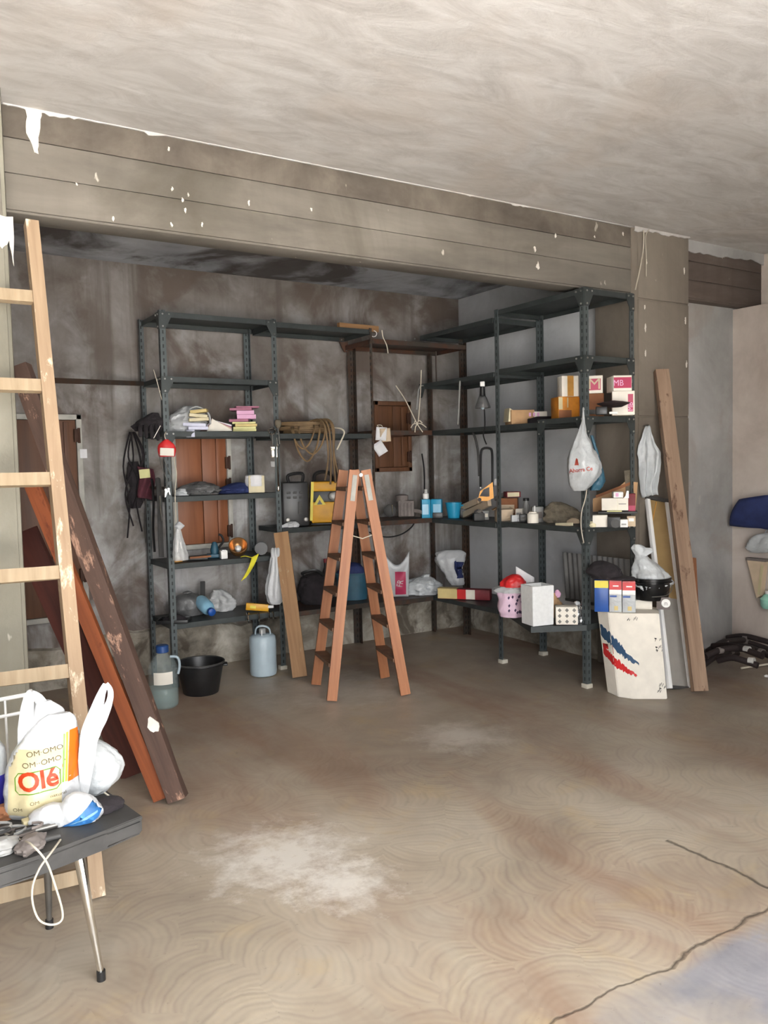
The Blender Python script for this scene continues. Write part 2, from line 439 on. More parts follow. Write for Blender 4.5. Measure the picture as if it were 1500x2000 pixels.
MAT = dict(
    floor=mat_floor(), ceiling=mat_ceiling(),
    alcove_ceiling=mat_concrete('damp_alcove_ceiling', (124, 124, 128), (178, 181, 187), (206, 209, 214), 1.5, (70, 58, 50), (.48, .6)),
    back=mat_concrete('stained_back_wall', (92, 84, 78), (150, 146, 142), (184, 183, 182), 2.1, (96, 82, 73), (.5, .6), .75, 0, pale=(200, 201, 203), brown_top=1.75),
    side=mat_concrete('grey_side_wall', (172, 174, 177), (198, 200, 203), (212, 214, 217), 1.2, (146, 140, 132), (.6, .76), .16),
    plinth=mat_concrete('rough_plinth', (96, 88, 78), (150, 142, 128), (196, 190, 178), 5, (88, 78, 66), (.56, .66), bump=.6),
    beam=mat_concrete('board_marked_concrete', (98, 93, 86), (120, 114, 105), (136, 130, 120), 1.6, (90, 84, 74), (.52, .72), .2, .7, vs=(.5, 1, 2.4)),
    beam_top=mat_concrete('dark_concrete_band', (80, 73, 66), (102, 94, 85), (122, 114, 104), 3.0, None, streak=.3, specks=.5),
    pillar=mat_concrete('brown_grey_pillar_concrete', (98, 90, 80), (122, 113, 102), (136, 127, 115), 1.4, (88, 82, 70), (.55, .75), .2, .5, vs=(1, 1, .7)),
    pillar_pale=mat_concrete('pale_pillar_concrete', (122, 118, 105), (141, 137, 124), (156, 152, 139), 1.6, (128, 120, 104), (.58, .75), .15, .6, vs=(1, 1, .6)),
    dark_beam=mat_concrete('dark_brown_beam', (70, 60, 54), (90, 79, 72), (106, 96, 88), 2.0, None, streak=.3, specks=.6, vs=(.5, 1, 2)),
    rear=mat_concrete('grey_rear_wall', (134, 133, 131), (162, 161, 159), (180, 179, 178), 1.3, (150, 138, 127), (.54, .72), .2, .2),
    right=mat_concrete('pinkish_right_wall', (170, 158, 149), (196, 185, 176), (208, 199, 192), 1.3, (170, 156, 146), (.55, .74), .12),
    plaster=plain('white_plaster', (222, 216, 206), .9, var=.1, bump=.4),
    steel=mat_perforated('green_grey_slotted_steel', (84, 91, 92)),
    steel_rust=mat_perforated('rusty_slotted_steel', (72, 66, 60), (74, 54, 42)),
    shelf=mat_paint('green_grey_shelf_paint', (60, 65, 65), (66, 58, 50), (.62, .74)),
    shelf_rust=mat_paint('rusty_shelf_paint', (70, 64, 58), (92, 62, 48), (.42, .56)),
    bolt=plain('zinc_bolt', (190, 190, 186), .3, .9, .1),
    foot=plain('pale_plastic_foot', (200, 194, 180), .6),
    ladder=wood('weathered_pale_ladder_wood', (140, 116, 92), (166, 142, 115), .75, 2, 26, .08, (214, 200, 176)),
    ladder_rung=wood('pale_rung_wood', (146, 126, 100), (172, 153, 126), .75, 0, 26, .1, (170, 142, 112)),
    step=wood('orange_brown_stepladder_wood', (150, 92, 56), (182, 122, 80), .5, 2, 30, .05),
    step_tread=wood('worn_tread_wood', (104, 76, 58), (134, 102, 80), .7, 0, 30, .1),
    tan_board=wood('tan_board_wood', (132, 96, 62), (166, 128, 88), .65, 2, 22, .06, (170, 146, 112)),
    stain_plank=wood('orange_stained_wood', (112, 56, 30), (146, 80, 44), .5, 2, 24, .05, (100, 44, 24)),
    peel=wood('peeling_brown_painted_wood', (66, 48, 41), (94, 72, 61), .7, 2, 18, .1, (176, 138, 116), .3),
    dark_plank=wood('dark_red_brown_wood', (62, 28, 22), (88, 42, 33), .6, 2, 20, .08),
    rough_plank=wood('rough_grey_brown_timber', (122, 98, 80), (166, 140, 118), .85, 2, 20, .06, (92, 66, 50), .4),
    shutter=wood('varnished_shutter_wood', (124, 74, 46), (150, 94, 62), .5, 2, 20, .05),
    shutter_dark=wood('dark_shutter_wood', (84, 54, 36), (108, 72, 48), .55, 2, 20, .05),
    white_paint=plain('dull_white_paint', (176, 174, 166), .7, var=.15),
    hinge=plain('rusty_hinge', (66, 42, 30), .7, .3),
    chrome=plain('chrome', (226, 224, 218), .12, 1.0, .05),
    alu=plain('aluminium', (244, 244, 243), .3, .0, .03),
    steel_grey=plain('grey_tool_steel', (124, 122, 118), .4, .8),
    black=plain('black_plastic', (30, 30, 31), .4, var=.3),
    black_gloss=plain('glossy_black_plastic', (20, 20, 21), .25, var=.2),
    black_cloth=plain('black_cloth', (38, 33, 36), .95, var=.35, bump=.4),
    charcoal=plain('charcoal_plastic', (62, 61, 60), .6, var=.25),
    grey_dark=plain('dark_grey_plastic_film', (92, 92, 92), .4, var=.3, bump=.3),
    grey=plain('grey_plastic', (150, 150, 148), .5),
    white=plain('white_plastic', (234, 233, 230), .4, var=.06),
    white_bag=plain('white_bag_film', (186, 188, 190), .35, var=.05, bump=.5, scale=9),
    cream=plain('cream_print', (194, 183, 146), .4, var=.05),
    orange=plain('orange_print', (216, 104, 22), .4, var=.05),
    lime=plain('lime_yellow_print', (224, 226, 70), .4, var=.05),
    green=plain('green_print', (120, 170, 60), .4, var=.05),
    red=plain('red_print', (206, 44, 46), .4, var=.08),
    redtext=plain('orange_red_print', (222, 82, 40), .4, var=.05),
    fadedred=plain('faded_red_print', (206, 96, 78), .5, var=.08),
    grey_print=plain('grey_print', (120, 118, 112), .6),
    tan_print=plain('tan_print', (128, 116, 90), .6),
    pinkred=plain('crimson_print', (176, 46, 84), .5, var=.08),
    darkred=plain('dark_red_box', (120, 30, 40), .6, var=.15),
    blue=plain('blue_print', (28, 78, 156), .4, var=.08),
    navy=plain('navy_blue', (34, 46, 92), .8, var=.2, bump=.3),
    steel_blue=plain('slate_blue_paint', (44, 76, 108), .6, var=.12),
    cyan=plain('cyan_plastic', (36, 150, 190), .4, var=.1),
    paleblue=plain('pale_blue_print', (150, 200, 226), .4, var=.08),
    bagblue=plain('mid_blue_print', (66, 134, 200), .4, var=.2, scale=30),
    yellow=plain('yellow_plastic', (218, 160, 26), .45, var=.1),
    lemon=plain('lemon_print', (226, 208, 70), .5, var=.08),
    tape=plain('yellow_cloth', (214, 206, 52), .8, var=.1),
    saw=plain('saw_orange_yellow', (228, 156, 42), .45, var=.1),
    paper=plain('aged_paper', (214, 204, 172), .9, var=.08),
    paper_white=plain('white_paper', (222, 222, 224), .9, var=.06),
    paper_lav=plain('lavender_paper', (206, 208, 226), .9, var=.06),
    pink=plain('pink_paper', (222, 172, 204), .9, var=.07),
    mauve=plain('mauve_paper', (168, 112, 132), .9, var=.08),
    manila=plain('manila_paper', (206, 186, 130), .9, var=.08),
    buff=plain('buff_paper', (210, 206, 150), .9, var=.08),
    card=plain('cardboard', (182, 146, 108), .9, var=.12),
    card_brown=plain('brown_cardboard', (140, 92, 62), .9, var=.15),
    beige=plain('beige_card', (202, 182, 156), .9, var=.08),
    white_card=plain('white_card', (232, 226, 214), .8, var=.06),
    foam=plain('white_foam', (226, 228, 228), .9, var=.05, bump=.15, scale=40),
    foil=plain('crumpled_foil', (222, 222, 222), .25, .9, .15, bump=.6),
    rope=plain('straw_coloured_hose', (124, 100, 70), .7, var=.2),
    string=plain('pale_string', (206, 198, 180), .9, var=.1),
    cord=plain('cream_cord', (190, 182, 166), .7, var=.06),
    copper=plain('copper', (196, 148, 98), .3, .8, .15),
    gold=plain('gold_card', (196, 142, 62), .5, var=.15),
    amber=plain('amber_print', (200, 128, 40), .5, var=.2),
    teal=plain('dull_teal_plastic', (40, 84, 104), .5, var=.15),
    floral=plain('mauve_sprig_print', (96, 78, 110), .8),
    lilac=plain('pale_pink_lilac_film', (226, 196, 216), .5, var=.1, bump=.2),
    grey_bag=plain('translucent_grey_film', (186, 190, 192), .3, var=.15, bump=.6, scale=10),
    film=mat_film('clear_bag_film', (224, 226, 226), .62),
    clear_film=mat_film('thin_clear_film', (226, 230, 230), .5),
    frost=plain('milky_blue_plastic', (196, 214, 224), .35, var=.05, sss=0, trans=.25),
    glass=plain('clear_bottle_plastic', (206, 222, 220), .08, var=.05, alpha=.16),
    water=plain('water', (150, 176, 172), .08, var=.05, alpha=.3),
    cap_blue=plain('blue_cap', (38, 72, 128), .4),
    bronze_glass=plain('bronze_tinted_panel', (150, 124, 82), .25, var=.08),
    grey_panel=plain('matt_grey_panel', (150, 146, 140), .6, var=.08),
    corrug=plain('grey_corrugated_panel', (136, 134, 132), .6, var=.12),
    cup=plain('purple_blue_wrapper', (56, 52, 150), .3, var=.25, scale=24),
    lid_yellow=plain('yellow_cap', (228, 222, 40), .4),
    olive=plain('dusty_olive_mesh', (108, 100, 86), .95, var=.25, bump=.5, scale=30),
    label=plain('silver_label', (198, 198, 194), .4, .3),
    dust=plain('dusty_grey_metal', (120, 112, 108), .7, .2, .25),
    wine=plain('wine_red_cloth', (92, 46, 56), .95, var=.2, bump=.3),
    maroon=plain('black_maroon_rubber', (36, 27, 27), .6, var=.35),
    ground=mat_concrete('outdoor_concrete', (176, 173, 168), (196, 193, 189), (210, 207, 203), 2),
    mint=plain('mint_plastic', (150, 206, 186), .5),
)
# ------------------------------------------------------------------ the setting
YB, XR, ZC = 5.75, 4.45, 2.97           # alcove back wall, alcove side wall, ceiling height
YBEAM, ZBEAM = 3.77, 2.53               # beam front face and underside

def slab(name, x0, x1, y0, y1, z0, z1, m, parent=None, bevel=0):
    mb = MB(); mb.box(((x0 + x1) / 2, (y0 + y1) / 2, (z0 + z1) / 2), (x1 - x0, y1 - y0, z1 - z0), bevel=bevel)
    return mb.build(name, m, parent)
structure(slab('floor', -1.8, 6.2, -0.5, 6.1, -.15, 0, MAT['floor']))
structure(slab('ground', -14, 16, -22, -0.5, -.15, -.002, MAT['ground']))
ceil = structure(slab('ceiling', -1.8, 6.2, -.5, YBEAM + .12, ZC, ZC + .2, MAT['ceiling']))
structure(slab('ceiling_alcove', -1.8, 6.2, YBEAM + .1, 6.1, ZC - .11, ZC + .19, MAT['alcove_ceiling']))
structure(slab('wall_back', .3, XR + .2, YB, YB + .2, 0, ZC, MAT['back']))
structure(slab('wall_alcove_right', XR, XR + .25, 4.06, YB, 0, ZC, MAT['side']))
structure(slab('wall_alcove_left', .3, .5, 3.95, YB, 0, ZC, MAT['back']))
structure(slab('wall_left', -1.8, -1.6, -.5, 4.2, 0, ZC, MAT['rear']))
structure(slab('wall_left_rear', -1.6, .5, 3.95, 4.15, 0, ZC, MAT['rear']))
structure(slab('wall_right', 5.62, 6.1, -.5, 4.1, 0, ZBEAM + .02, MAT['right']))
structure(slab('wall_right_upper', 5.86, 6.1, -.5, 4.1, ZBEAM + .02, ZC, MAT['right']))
structure(slab('wall_rear_right', 4.7, 6.1, 3.88, 4.1, 0, ZC, MAT['rear']))
# front wall with the wide garage doorway the daylight comes through
structure(slab('wall_front', -1.8, -1.0, -.5, -.3, 0, 3.9, MAT['rear']))
structure(slab('wall_front_right', 2.25, 6.1, -.5, -.3, 0, 3.9, MAT['rear']))
structure(slab('wall_front_lintel', -1.0, 2.25, -.5, -.3, 2.62, 3.9, MAT['rear']))

def ragged_base(name, a, b, h, th, m, nrm, seed):
    """rough render along the foot of a wall, its top edge uneven"""
    a = Vector(a); b = Vector(b); n = Vector(nrm); L = (b - a).length; N = int(L / .06)
    mb = MB(); bm = mb.bm; rows = []
    for i in range(N + 1):
        p = a.lerp(b, i / N); x = i * .06
        hh = h * (1 + .22 * nz((x, seed, 0), 3, 1) + .1 * nz((x, seed, 3), 11, 2)); t = th * (1 + .35 * nz((x, 1, seed), 5, 3))
        rows.append([bm.verts.new(q) for q in (p + n * t * 1.15, p + n * t + Vector((0, 0, hh * .5)), p + n * t * .85 + Vector((0, 0, hh * .95)), p - n * .004 + Vector((0, 0, hh)))])
    for A, B in zip(rows, rows[1:]):
        for k in range(3): bm.faces.new((A[k], B[k], B[k + 1], A[k + 1]))
    return structure(mb.build(name, m, smooth=60))
ragged_base('baseboard_back', (.5, YB, 0), (XR, YB, 0), .30, .035, MAT['plinth'], (0, -1, 0), 1)
ragged_base('baseboard_right', (XR, YB, 0), (XR, 4.06, 0), .27, .035, MAT['plinth'], (-1, 0, 0), 2)

# the concrete beam across the alcove mouth, three formwork boards high, plaster torn along its top
bm_ = structure(slab('trim_1', .45, 4.62, YBEAM, YBEAM + .16, ZBEAM, ZC, MAT['beam'], bevel=.012))
for k, (z0, z1, m) in enumerate(((ZBEAM + .012, ZBEAM + .160, 'beam'), (ZBEAM + .163, ZBEAM + .305, 'beam'), (ZBEAM + .308, ZC - .005, 'beam_top'))):
    mb = MB(); mb.box(((.55 + 4.36) / 2, YBEAM - .004, (z0 + z1) / 2), (3.80, .014 - .003 * (k % 2), z1 - z0), bevel=.003)
    mb.build('board_mark', MAT[m], bm_)
def ragged_sheet(name, x0, x1, y, ztop, fn, m, parent, th=.006, step=.02):
    mb = MB(); N = int((x1 - x0) / step); bm = mb.bm; A = []
    for i in range(N + 1):
        x = x0 + (x1 - x0) * i / N; zl = ztop - max(.004, fn(x))
        A.append([bm.verts.new(q) for q in ((x, y - th, ztop), (x, y - th * .7, zl), (x, y + .004, zl - .001))])
    for a, b in zip(A, A[1:]):
        for k in range(2): bm.faces.new((a[k], b[k], b[k + 1], a[k + 1]))
    return mb.build(name, m, parent, smooth=0)
ragged_sheet('plaster_edge', .56, 4.37, YBEAM - .011, ZC + .001,
             lambda x: -.004 + .018 * nz((x, 0, 0), 3, 1) + .022 * nz((x, 2, 0), 14, 2) + .012 * nz((x, 1, 5), 40, 3), MAT['ceiling'], bm_)
def flake(name, pts, y, m, parent, seed, th=.005, sub=5):
    """a torn plaster flake, outline given as (x, z)"""
    out = []
    for i, (x, z) in enumerate(pts):
        x2, z2 = pts[(i + 1) % len(pts)]
        for k in range(sub):
            f = k / sub; q = (x + (x2 - x) * f, z + (z2 - z) * f)
            j = .008 if k else 0
            out.append((q[0] + j * nz((q[0], q[1], seed), 60, 1), q[1] + j * nz((q[1], q[0], seed), 60, 2)))
    mb = MB(); mb.prism(out, y - th, y + .004); return mb.build(name, m, parent, smooth=0)
def wx(px, py, Y):
    p = P(px, py, Y=Y); return (p.x, p.z)
flake('plaster_patch', [wx(48, 205, YBEAM), wx(80, 222, YBEAM), wx(76, 262, YBEAM), wx(74, 303, YBEAM), wx(66, 300, YBEAM), wx(50, 262, YBEAM)], YBEAM - .011, MAT['plaster'], bm_, 3)
random.seed(4)
for (px, py, r) in ((148, 361, 4), (335, 371, 6), (355, 392, 6), (360, 412, 7), (365, 381, 4), (484, 398, 6), (606, 411, 7), (1042, 487, 9), (1048, 520, 12), (1082, 461, 6), (1158, 463, 5), (1214, 458, 7), (333, 440, 6), (220, 428, 6), (392, 440, 5), (328, 292, 5)):
    c = wx(px, py, YBEAM); s = r * .0017
    q = [(c[0] + s * math.cos(a) * random.uniform(.5, 1.0) * .7, c[1] + s * math.sin(a) * random.uniform(.6, 1.5)) for a in [i * math.pi / 4 for i in range(8)]]
    flake('plaster_fleck', q, YBEAM - .011, MAT['plaster'], bm_, py, .003, 2)

# pillars
pr = structure(slab('trim_2', 4.35, 4.93, YBEAM - .02, YBEAM + .31, 0, ZC, MAT['pillar'], bevel=.01))
for k, (z0, z1) in enumerate(((0.02, 1.72), (1.73, 2.50), (2.51, ZC - .01))):
    mb = MB(); mb.box((4.66, YBEAM - .024, (z0 + z1) / 2), (.515, .014, z1 - z0), bevel=.005); mb.build('board_mark', MAT['pillar'], pr)
ragged_sheet('plaster_edge', 4.36, 4.93, YBEAM - .031, ZC + .001, lambda x: .02 + .02 * nz((x, 3, 0), 6, 1) + .02 * nz((x, 2, 0), 20, 2), MAT['ceiling'], pr)
for (px, py, r) in ((1259, 600, 5), (1260, 640, 8), (1260, 690, 7), (1336, 528, 7), (1340, 712, 7), (1338, 626, 8), (1262, 512, 6)):
    c = wx(px, py, YBEAM - .03); s = r * .002
    q = [(c[0] + s * .45 * math.cos(a), c[1] + s * math.sin(a) * random.uniform(.9, 2.2)) for a in [i * math.pi / 4 for i in range(8)]]
    flake('plaster_fleck', q, YBEAM - .031, MAT['plaster'], pr, py, .003, 2)
plft = structure(slab('trim_3', -.1, .53, 3.58, 3.96, 0, ZC, MAT['pillar_pale'], bevel=.012))
for (z0, z1, m) in ((.02, 2.36, 'pillar_pale'), (2.37, ZC - .01, 'beam')):
    mb = MB(); mb.box((.212, 3.576, (z0 + z1) / 2), (.60, .014, z1 - z0), bevel=.005); mb.build('board_mark', MAT[m], plft)
flake('plaster_patch', [wx(-12, 420, 3.57), wx(25, 424, 3.57), wx(27, 520, 3.57), wx(18, 470, 3.57), wx(4, 486, 3.57), wx(-12, 452, 3.57)], 3.569, MAT['plaster'], plft, 9)
# the dark beam above the rear right wall
db = structure(slab('trim_4', 4.90, 5.86, YBEAM + .03, YBEAM + .2, ZBEAM + .03, ZC, MAT['dark_beam'], bevel=.01))
for (z0, z1) in ((ZBEAM + .04, ZBEAM + .16), (ZBEAM + .168, ZBEAM + .29), (ZBEAM + .298, ZC - .03)):
    mb = MB(); mb.box((5.39, YBEAM + .026, (z0 + z1) / 2), (.90, .014, z1 - z0), bevel=.004); mb.build('board_mark', MAT['dark_beam'], db)
ragged_sheet('plaster_edge', 4.94, 5.86, YBEAM + .017, ZC + .001, lambda x: .075 + .03 * nz((x, 3, 0), 4, 1) + .015 * nz((x, 2, 0), 20, 2), MAT['rear'], db)

# shutters set into the back wall
def shutter(name, x0, x1, z0, z1, m, hinges, boards=3, frame=.035, fm='white_paint', left=True):
    y = YB
    mb = MB()
    for (a, b, c, d) in ((x1 - frame, x1, z0, z1), (x0, x1, z1 - frame, z1), (x0, x1, z0, z0 + frame)) + (((x0, x0 + frame, z0, z1),) if left else ()):
        mb.box(((a + b) / 2, y - .02, (c + d) / 2), (b - a, .05, d - c), bevel=.004)
    f = structure(mb.build(name, MAT[fm]))
    ix0, ix1, iz0, iz1 = x0 + (frame if left else 0), x1 - frame, z0 + frame, z1 - frame
    bw = (ix1 - ix0) / boards
    for k in range(boards):
        q = MB(); q.box((ix0 + bw * (k + .5), y - .018, (iz0 + iz1) / 2), (bw - .005, .03, iz1 - iz0 - .006), bevel=.003); q.build('panel', MAT[m], f)
    q = MB(); q.box(((ix0 + ix1) / 2, y - .004, (iz0 + iz1) / 2), (ix1 - ix0, .006, iz1 - iz0)); q.build('backing', MAT['hinge'], f)
    q = MB(); q.box((ix1 - bw * .35, y - .038, (iz0 + iz1) / 2), (.035, .02, iz1 - iz0 - .03), bevel=.003); q.build('stile', MAT[m], f)
    for hz in hinges:
        q = MB(); q.box((ix1 - .005, y - .055, hz), (.028, .018, .085), bevel=.003); q.tube([(ix1 + .012, y - .06, hz - .05), (ix1 + .012, y - .06, hz + .05)], .009)
        q.build('hinge', MAT['hinge'], f)
    return f
shutter('window_1', .62, 1.24, .45, 1.82, 'shutter_dark', (1.68, .75), 3)
shutter('window_2', 1.84, 2.29, .86, 1.76, 'shutter', (1.48, .98, 1.32), 2)
shutter('window_3', 3.54, 3.90, 1.38, 1.96, 'shutter_dark', (1.82, 1.50), 2, fm='shutter_dark')
mb = MB(); mb.box((1.243, YB - .048, 1.56), (.045, .006, .06)); note(mb.build('paper_note', MAT['paper_white'], [o for o in COL.objects if o.name == 'window_1'][0]), 'small white paper note')

# ------------------------------------------------------------------ shelving
def post(parent, x, y, z1, sx, sy, m, foot=None, w=.038, z0=0.0):
    """L shaped slotted angle, corner at x, y, flanges towards sx, sy"""
    t = .003; poly = [(0, 0), (sx * w, 0), (sx * w, sy * t), (sx * t, sy * t), (sx * t, sy * w), (0, sy * w)]
    if sx * sy < 0: poly = poly[::-1]
    mb = MB(); mb.prismz(poly, 0, z1 - z0)
    o = mb.build('post', MAT[m], parent, (x, y, z0), smooth=0)
    if foot:
        q = MB(); q.box((sx * w / 2, sy * w / 2, .012), (w + .014, w + .014, .03), bevel=.004); q.build('foot', MAT[foot], o)
    return o
def tray(parent, x0, x1, y0, y1, z, m, lip=.034, bolts=True, name='shelf_board'):
    mb = MB(); t = .003
    mb.box(((x0 + x1) / 2, (y0 + y1) / 2, z - t / 2), (x1 - x0, y1 - y0, t))
    for yy in (y0, y1): mb.box(((x0 + x1) / 2, yy, z - lip / 2), (x1 - x0, t, lip), bevel=.001, seg=1)
    for xx in (x0, x1): mb.box((xx, (y0 + y1) / 2, z - lip / 2), (t, y1 - y0, lip), bevel=.001, seg=1)
    for yy, s in ((y0, 1), (y1, -1)): mb.box(((x0 + x1) / 2, yy + s * .008, z - lip), (x1 - x0, .016, t))
    return mb.build(name, MAT[m], parent, smooth=0)
def gusset(parent, p, ax, s, m, dz=-.04, size=.075):
    """triangular corner plate in the plane of a shelf front; ax 'x' or 'y' is the way it runs"""
    mb = MB(); pol = [(0, .035), (s * size, .035), (s * size, .0), (s * .036, -size), (0, -size)]
    mb.prism(pol, -.002, .002, rot=None if ax == 'x' else Matrix.Rotation(math.pi / 2, 4, 'Z'))
    o = mb.build('gusset_plate', MAT[m], parent, (p[0], p[1], p[2]), smooth=0)
    q = MB()
    for (a, b) in ((.018, .018), (s * size * .8, .018), (.018, -size * .8)):
        a = abs(a) * s
        if ax == 'x': q.lathe([(.006, -.008), (.006, -.003)], 8, (a, 0, b), rot=Matrix.Rotation(math.pi / 2, 4, 'X') @ Matrix.Scale(-1, 4, Vector((0, 0, 1))))
        else: q.lathe([(.006, .003), (.006, .008)], 8, (0, a, b), rot=Matrix.Rotation(-math.pi / 2, 4, 'Y'))
    q.build('bolt', MAT['bolt'], o, stuff=True)
    return o

YF, YR = 5.27, 5.69
ZA = (2.46, 2.045, 1.69, 1.262, .82, .42)
ua = thing('shelf_unit', 'tall green-grey steel shelf unit left of the stepladder with papers on it', 'shelf unit', (1.64, YF, 0))
def rel(root):
    L = root.location
    return lambda x, y: (x - L.x, y - L.y)
r = rel(ua)
XA0, XA1 = 1.655, 2.475
for (x, y, sx, sy, ft) in ((XA0, YF, 1, 1, None), (XA1, YF, -1, 1, 'foot'), (XA0 - .02, YR, 1, -1, None), (XA1 - .03, YR, -1, -1, None)):
    post(ua, *r(x, y), 2.47, sx, sy, 'steel', ft)
for z in ZA:
    a, b = r(XA0 + .004, YF + .004); c, d = r(XA1 - .004, YR - .004)
    tray(ua, a, c, b, d, z, 'shelf')
    for x, s in ((XA0, 1), (XA1, -1)):
        if z > 1.6: gusset(ua, (*r(x, YF - .004), z - .035), 'x', s, 'shelf')
    if z > 2: gusset(ua, (*r(XA0 - .002, YF), z - .035), 'y', 1, 'shelf')

ub = thing('shelf_unit', 'middle run of steel shelves on the back wall behind the stepladder', 'shelf unit', (2.48, YF, 0)); r = rel(ub)
XB1 = 3.26
post(ub, *r(XB1, YF), 2.46, -1, 1, 'steel_rust', None, .022)
for z, m in ((2.45, 'shelf'), (1.675, 'shelf'), (1.005, 'shelf'), (.40, 'shelf_rust')):
    a, b = r(XA1 + .006, YF + .004); c, d = r(XB1 - .002, YR - .004); tray(ub, a, c, b, d, z, m)
gusset(ub, (*r(XB1 + .03, YR - .006), 2.41), 'x', -1, 'shelf_rust')
uc = thing('shelf_unit', 'rusty brown shelves filling the room corner right of the stepladder', 'shelf unit', (3.27, YF, 0)); r = rel(uc)
post(uc, *r(XB1 + .075, YR), 2.36, -1, -1, 'steel_rust', None, .05)
post(uc, *r(4.06, YR), 2.36, 1, -1, 'steel_rust', None, .05)
for z, m, xe in ((2.385, 'shelf_rust', 4.15), (1.70, 'shelf_rust', 3.80), (1.01, 'shelf_rust', 3.78), (.385, 'shelf_rust', 3.78)):
    a, b = r(XB1 + .006, YF + .004); c, d = r(xe, YR - .004); tray(uc, a, c, b, d, z, m)
q = MB(); a, b = r(3.98, 5.45); q.tube([(a, b, 2.35), (a, b, 2.1)], .006); q.build('hanging_rod', MAT['steel_rust'], uc)

XD0, XD1 = 3.79, 4.22
ue = thing('shelf_unit', 'far steel shelves along the right wall beside the corner holding the saw', 'shelf unit', (XD0, 4.5, 0)); r = rel(ue)
post(ue, *r(XD1, 5.40), 2.46, -1, -1, 'steel_rust', None, .045)
for z, y0, y1, x0 in ((2.455, 4.505, 5.40, XD0), (2.075, 4.505, 5.42, XD0), (1.70, 4.505, 5.40, XD0 + .04), (1.005, 4.505, 5.44, XD0), (.385, 4.505, 5.40, XD0)):
    a, b = r(x0, y0); c, d = r(XD1 - .004, y1); tray(ue, a, c, b, d, z, 'shelf')
gusset(ue, (*r(XD0 - .002, 5.42), 2.04), 'y', -1, 'shelf')
ud = thing('shelf_unit', 'nearest tall green-grey steel shelf unit at the right with red-white boxes', 'shelf unit', (XD0, 3.64, 0)); r = rel(ud)
for (x, y, sx, sy, ft) in ((XD0, 3.64, 1, 1, 'foot'), (XD0, 4.49, 1, -1, 'foot'), (XD1, 4.49, -1, -1, 'foot'), (XD1 + .02, 3.64, -1, 1, 'foot')):
    post(ud, *r(x, y), 2.505, sx, sy, 'steel', ft)
for z, y1 in ((2.50, 4.486), (2.09, 4.486), (1.715, 4.06), (1.018, 4.486)):
    a, b = r(XD0 + .004, 3.644); c, d = r(XD1 + .012, y1); tray(ud, a, c, b, d, z, 'shelf')
    gusset(ud, (*r(XD0 - .003, 3.64), z - .035), 'y', 1, 'shelf')
    gusset(ud, (*r(XD0, 3.637), z - .035), 'x', 1, 'shelf')
    gusset(ud, (*r(XD1 + .02, 3.637), z - .035), 'x', -1, 'shelf')
a, b = r(XD0 + .04, 4.10); c, d = r(XD1, 4.50); tray(ud, a, c, b, d, 1.70, 'shelf')
gusset(ud, (*r(XD0 - .003, 4.06), 1.68), 'y', -1, 'shelf')
# the lowest board lies skewed, its near corner sticking out
mb = MB(); pol = [r(3.795, 4.47), r(3.47, 3.80), r(3.78, 3.63), r(4.20, 3.66), r(4.20, 4.47)]
mb.prismz(pol, .405, .409)
for (p0, p1) in zip(pol, pol[1:] + pol[:1]):
    p0 = Vector((*p0, .39)); p1 = Vector((*p1, .39)); mb.beam(p0, p1, .036, .003, (0, 0, 1))
mb.build('shelf_board', MAT['shelf'], ud, smooth=0)
q = MB()
for i in range(7):
    x, y = r(XD0 - .006, 4.6 + .13 * i); q.lathe([(.006, 0), (.006, .006)], 8, (x, y, 2.44), rot=Matrix.Rotation(-math.pi / 2, 4, 'Y'))
q.build('bolt', MAT['bolt'], ue, stuff=True)

q = MB(); q.beam((XA0 - .006 - ua.location.x, .0, 1.32), (XA0 - .014 - ua.location.x, YR - YF, 1.32), .02, .006, (0, 0, 1)); q.build('side_brace', MAT['steel_rust'], ua)
# loose steel bar braced out from the left unit
mb = MB(); a = P(100, 743, Y=4.9); b = Vector((XA0 - .02, YR - .06, 2.03)); mb.beam(a, b, .03, .02, (0, 0, 1)); tag(mb.build('brace_bar', MAT['steel_rust']), 'thin dark brace bar running left from the shelf unit at head height', 'bar')

# ------------------------------------------------------------------ planks and ladders
def plank(name, a, b, wdt, thk, side, m, parent=None, sub=10, wob=.05, seed=1, bevel=.003):
    a = Vector(a); b = Vector(b)
    if parent is not None: a = a - parent.location; b = b - parent.location
    t = (b - a); L = t.length; t.normalize(); s = Vector(side); u = (s - t * s.dot(t)).normalized(); v = t.cross(u)
    mb = MB(); mb.beam((0, 0, 0), (0, 0, L), wdt, thk, (1, 0, 0), sub, wob, seed, bevel)
    o = mb.build(name, m, parent, smooth=30)
    mt = Matrix((u, v, t)).transposed().to_4x4(); mt.translation = a; o.matrix_basis = mt
    return o
# A-frame stepladder
S_ = lambda px, py: P(px, py, Z=0)
fl, fr = S_(617, 1340), S_(648, 1372)          # left frame: far and near foot
gl, gr = S_(752, 1326), S_(792, 1360)          # right frame
fr.z = fl.z = gl.z = gr.z = .012
apn = (fr + gr) / 2; apf = (fl + gl) / 2
apn += Vector((0, 0, 1.40)); apf += Vector((0, 0, 1.40))
dv = (apf - apn); dv.z = 0; dv.normalize()
apn, apf = (apn + apf) / 2 - dv * .13, (apn + apf) / 2 + dv * .13      # narrower at the top
sd = (gr - fr); sd.z = 0; sd.normalize()
sl = thing('stepladder', 'open orange-brown wooden A-frame stepladder standing mid floor', 'stepladder', tuple((fl + fr + gl + gr) / 4))
SLL = []
for (foot, top, s) in ((fl, apf - sd * .035, 1), (fr, apn - sd * .035, 2), (gl, apf + sd * .035, 3), (gr, apn + sd * .035, 4)):
    plank('rail', foot, top, .062, .026, sd, MAT['step'], sl, 10, .02, s)
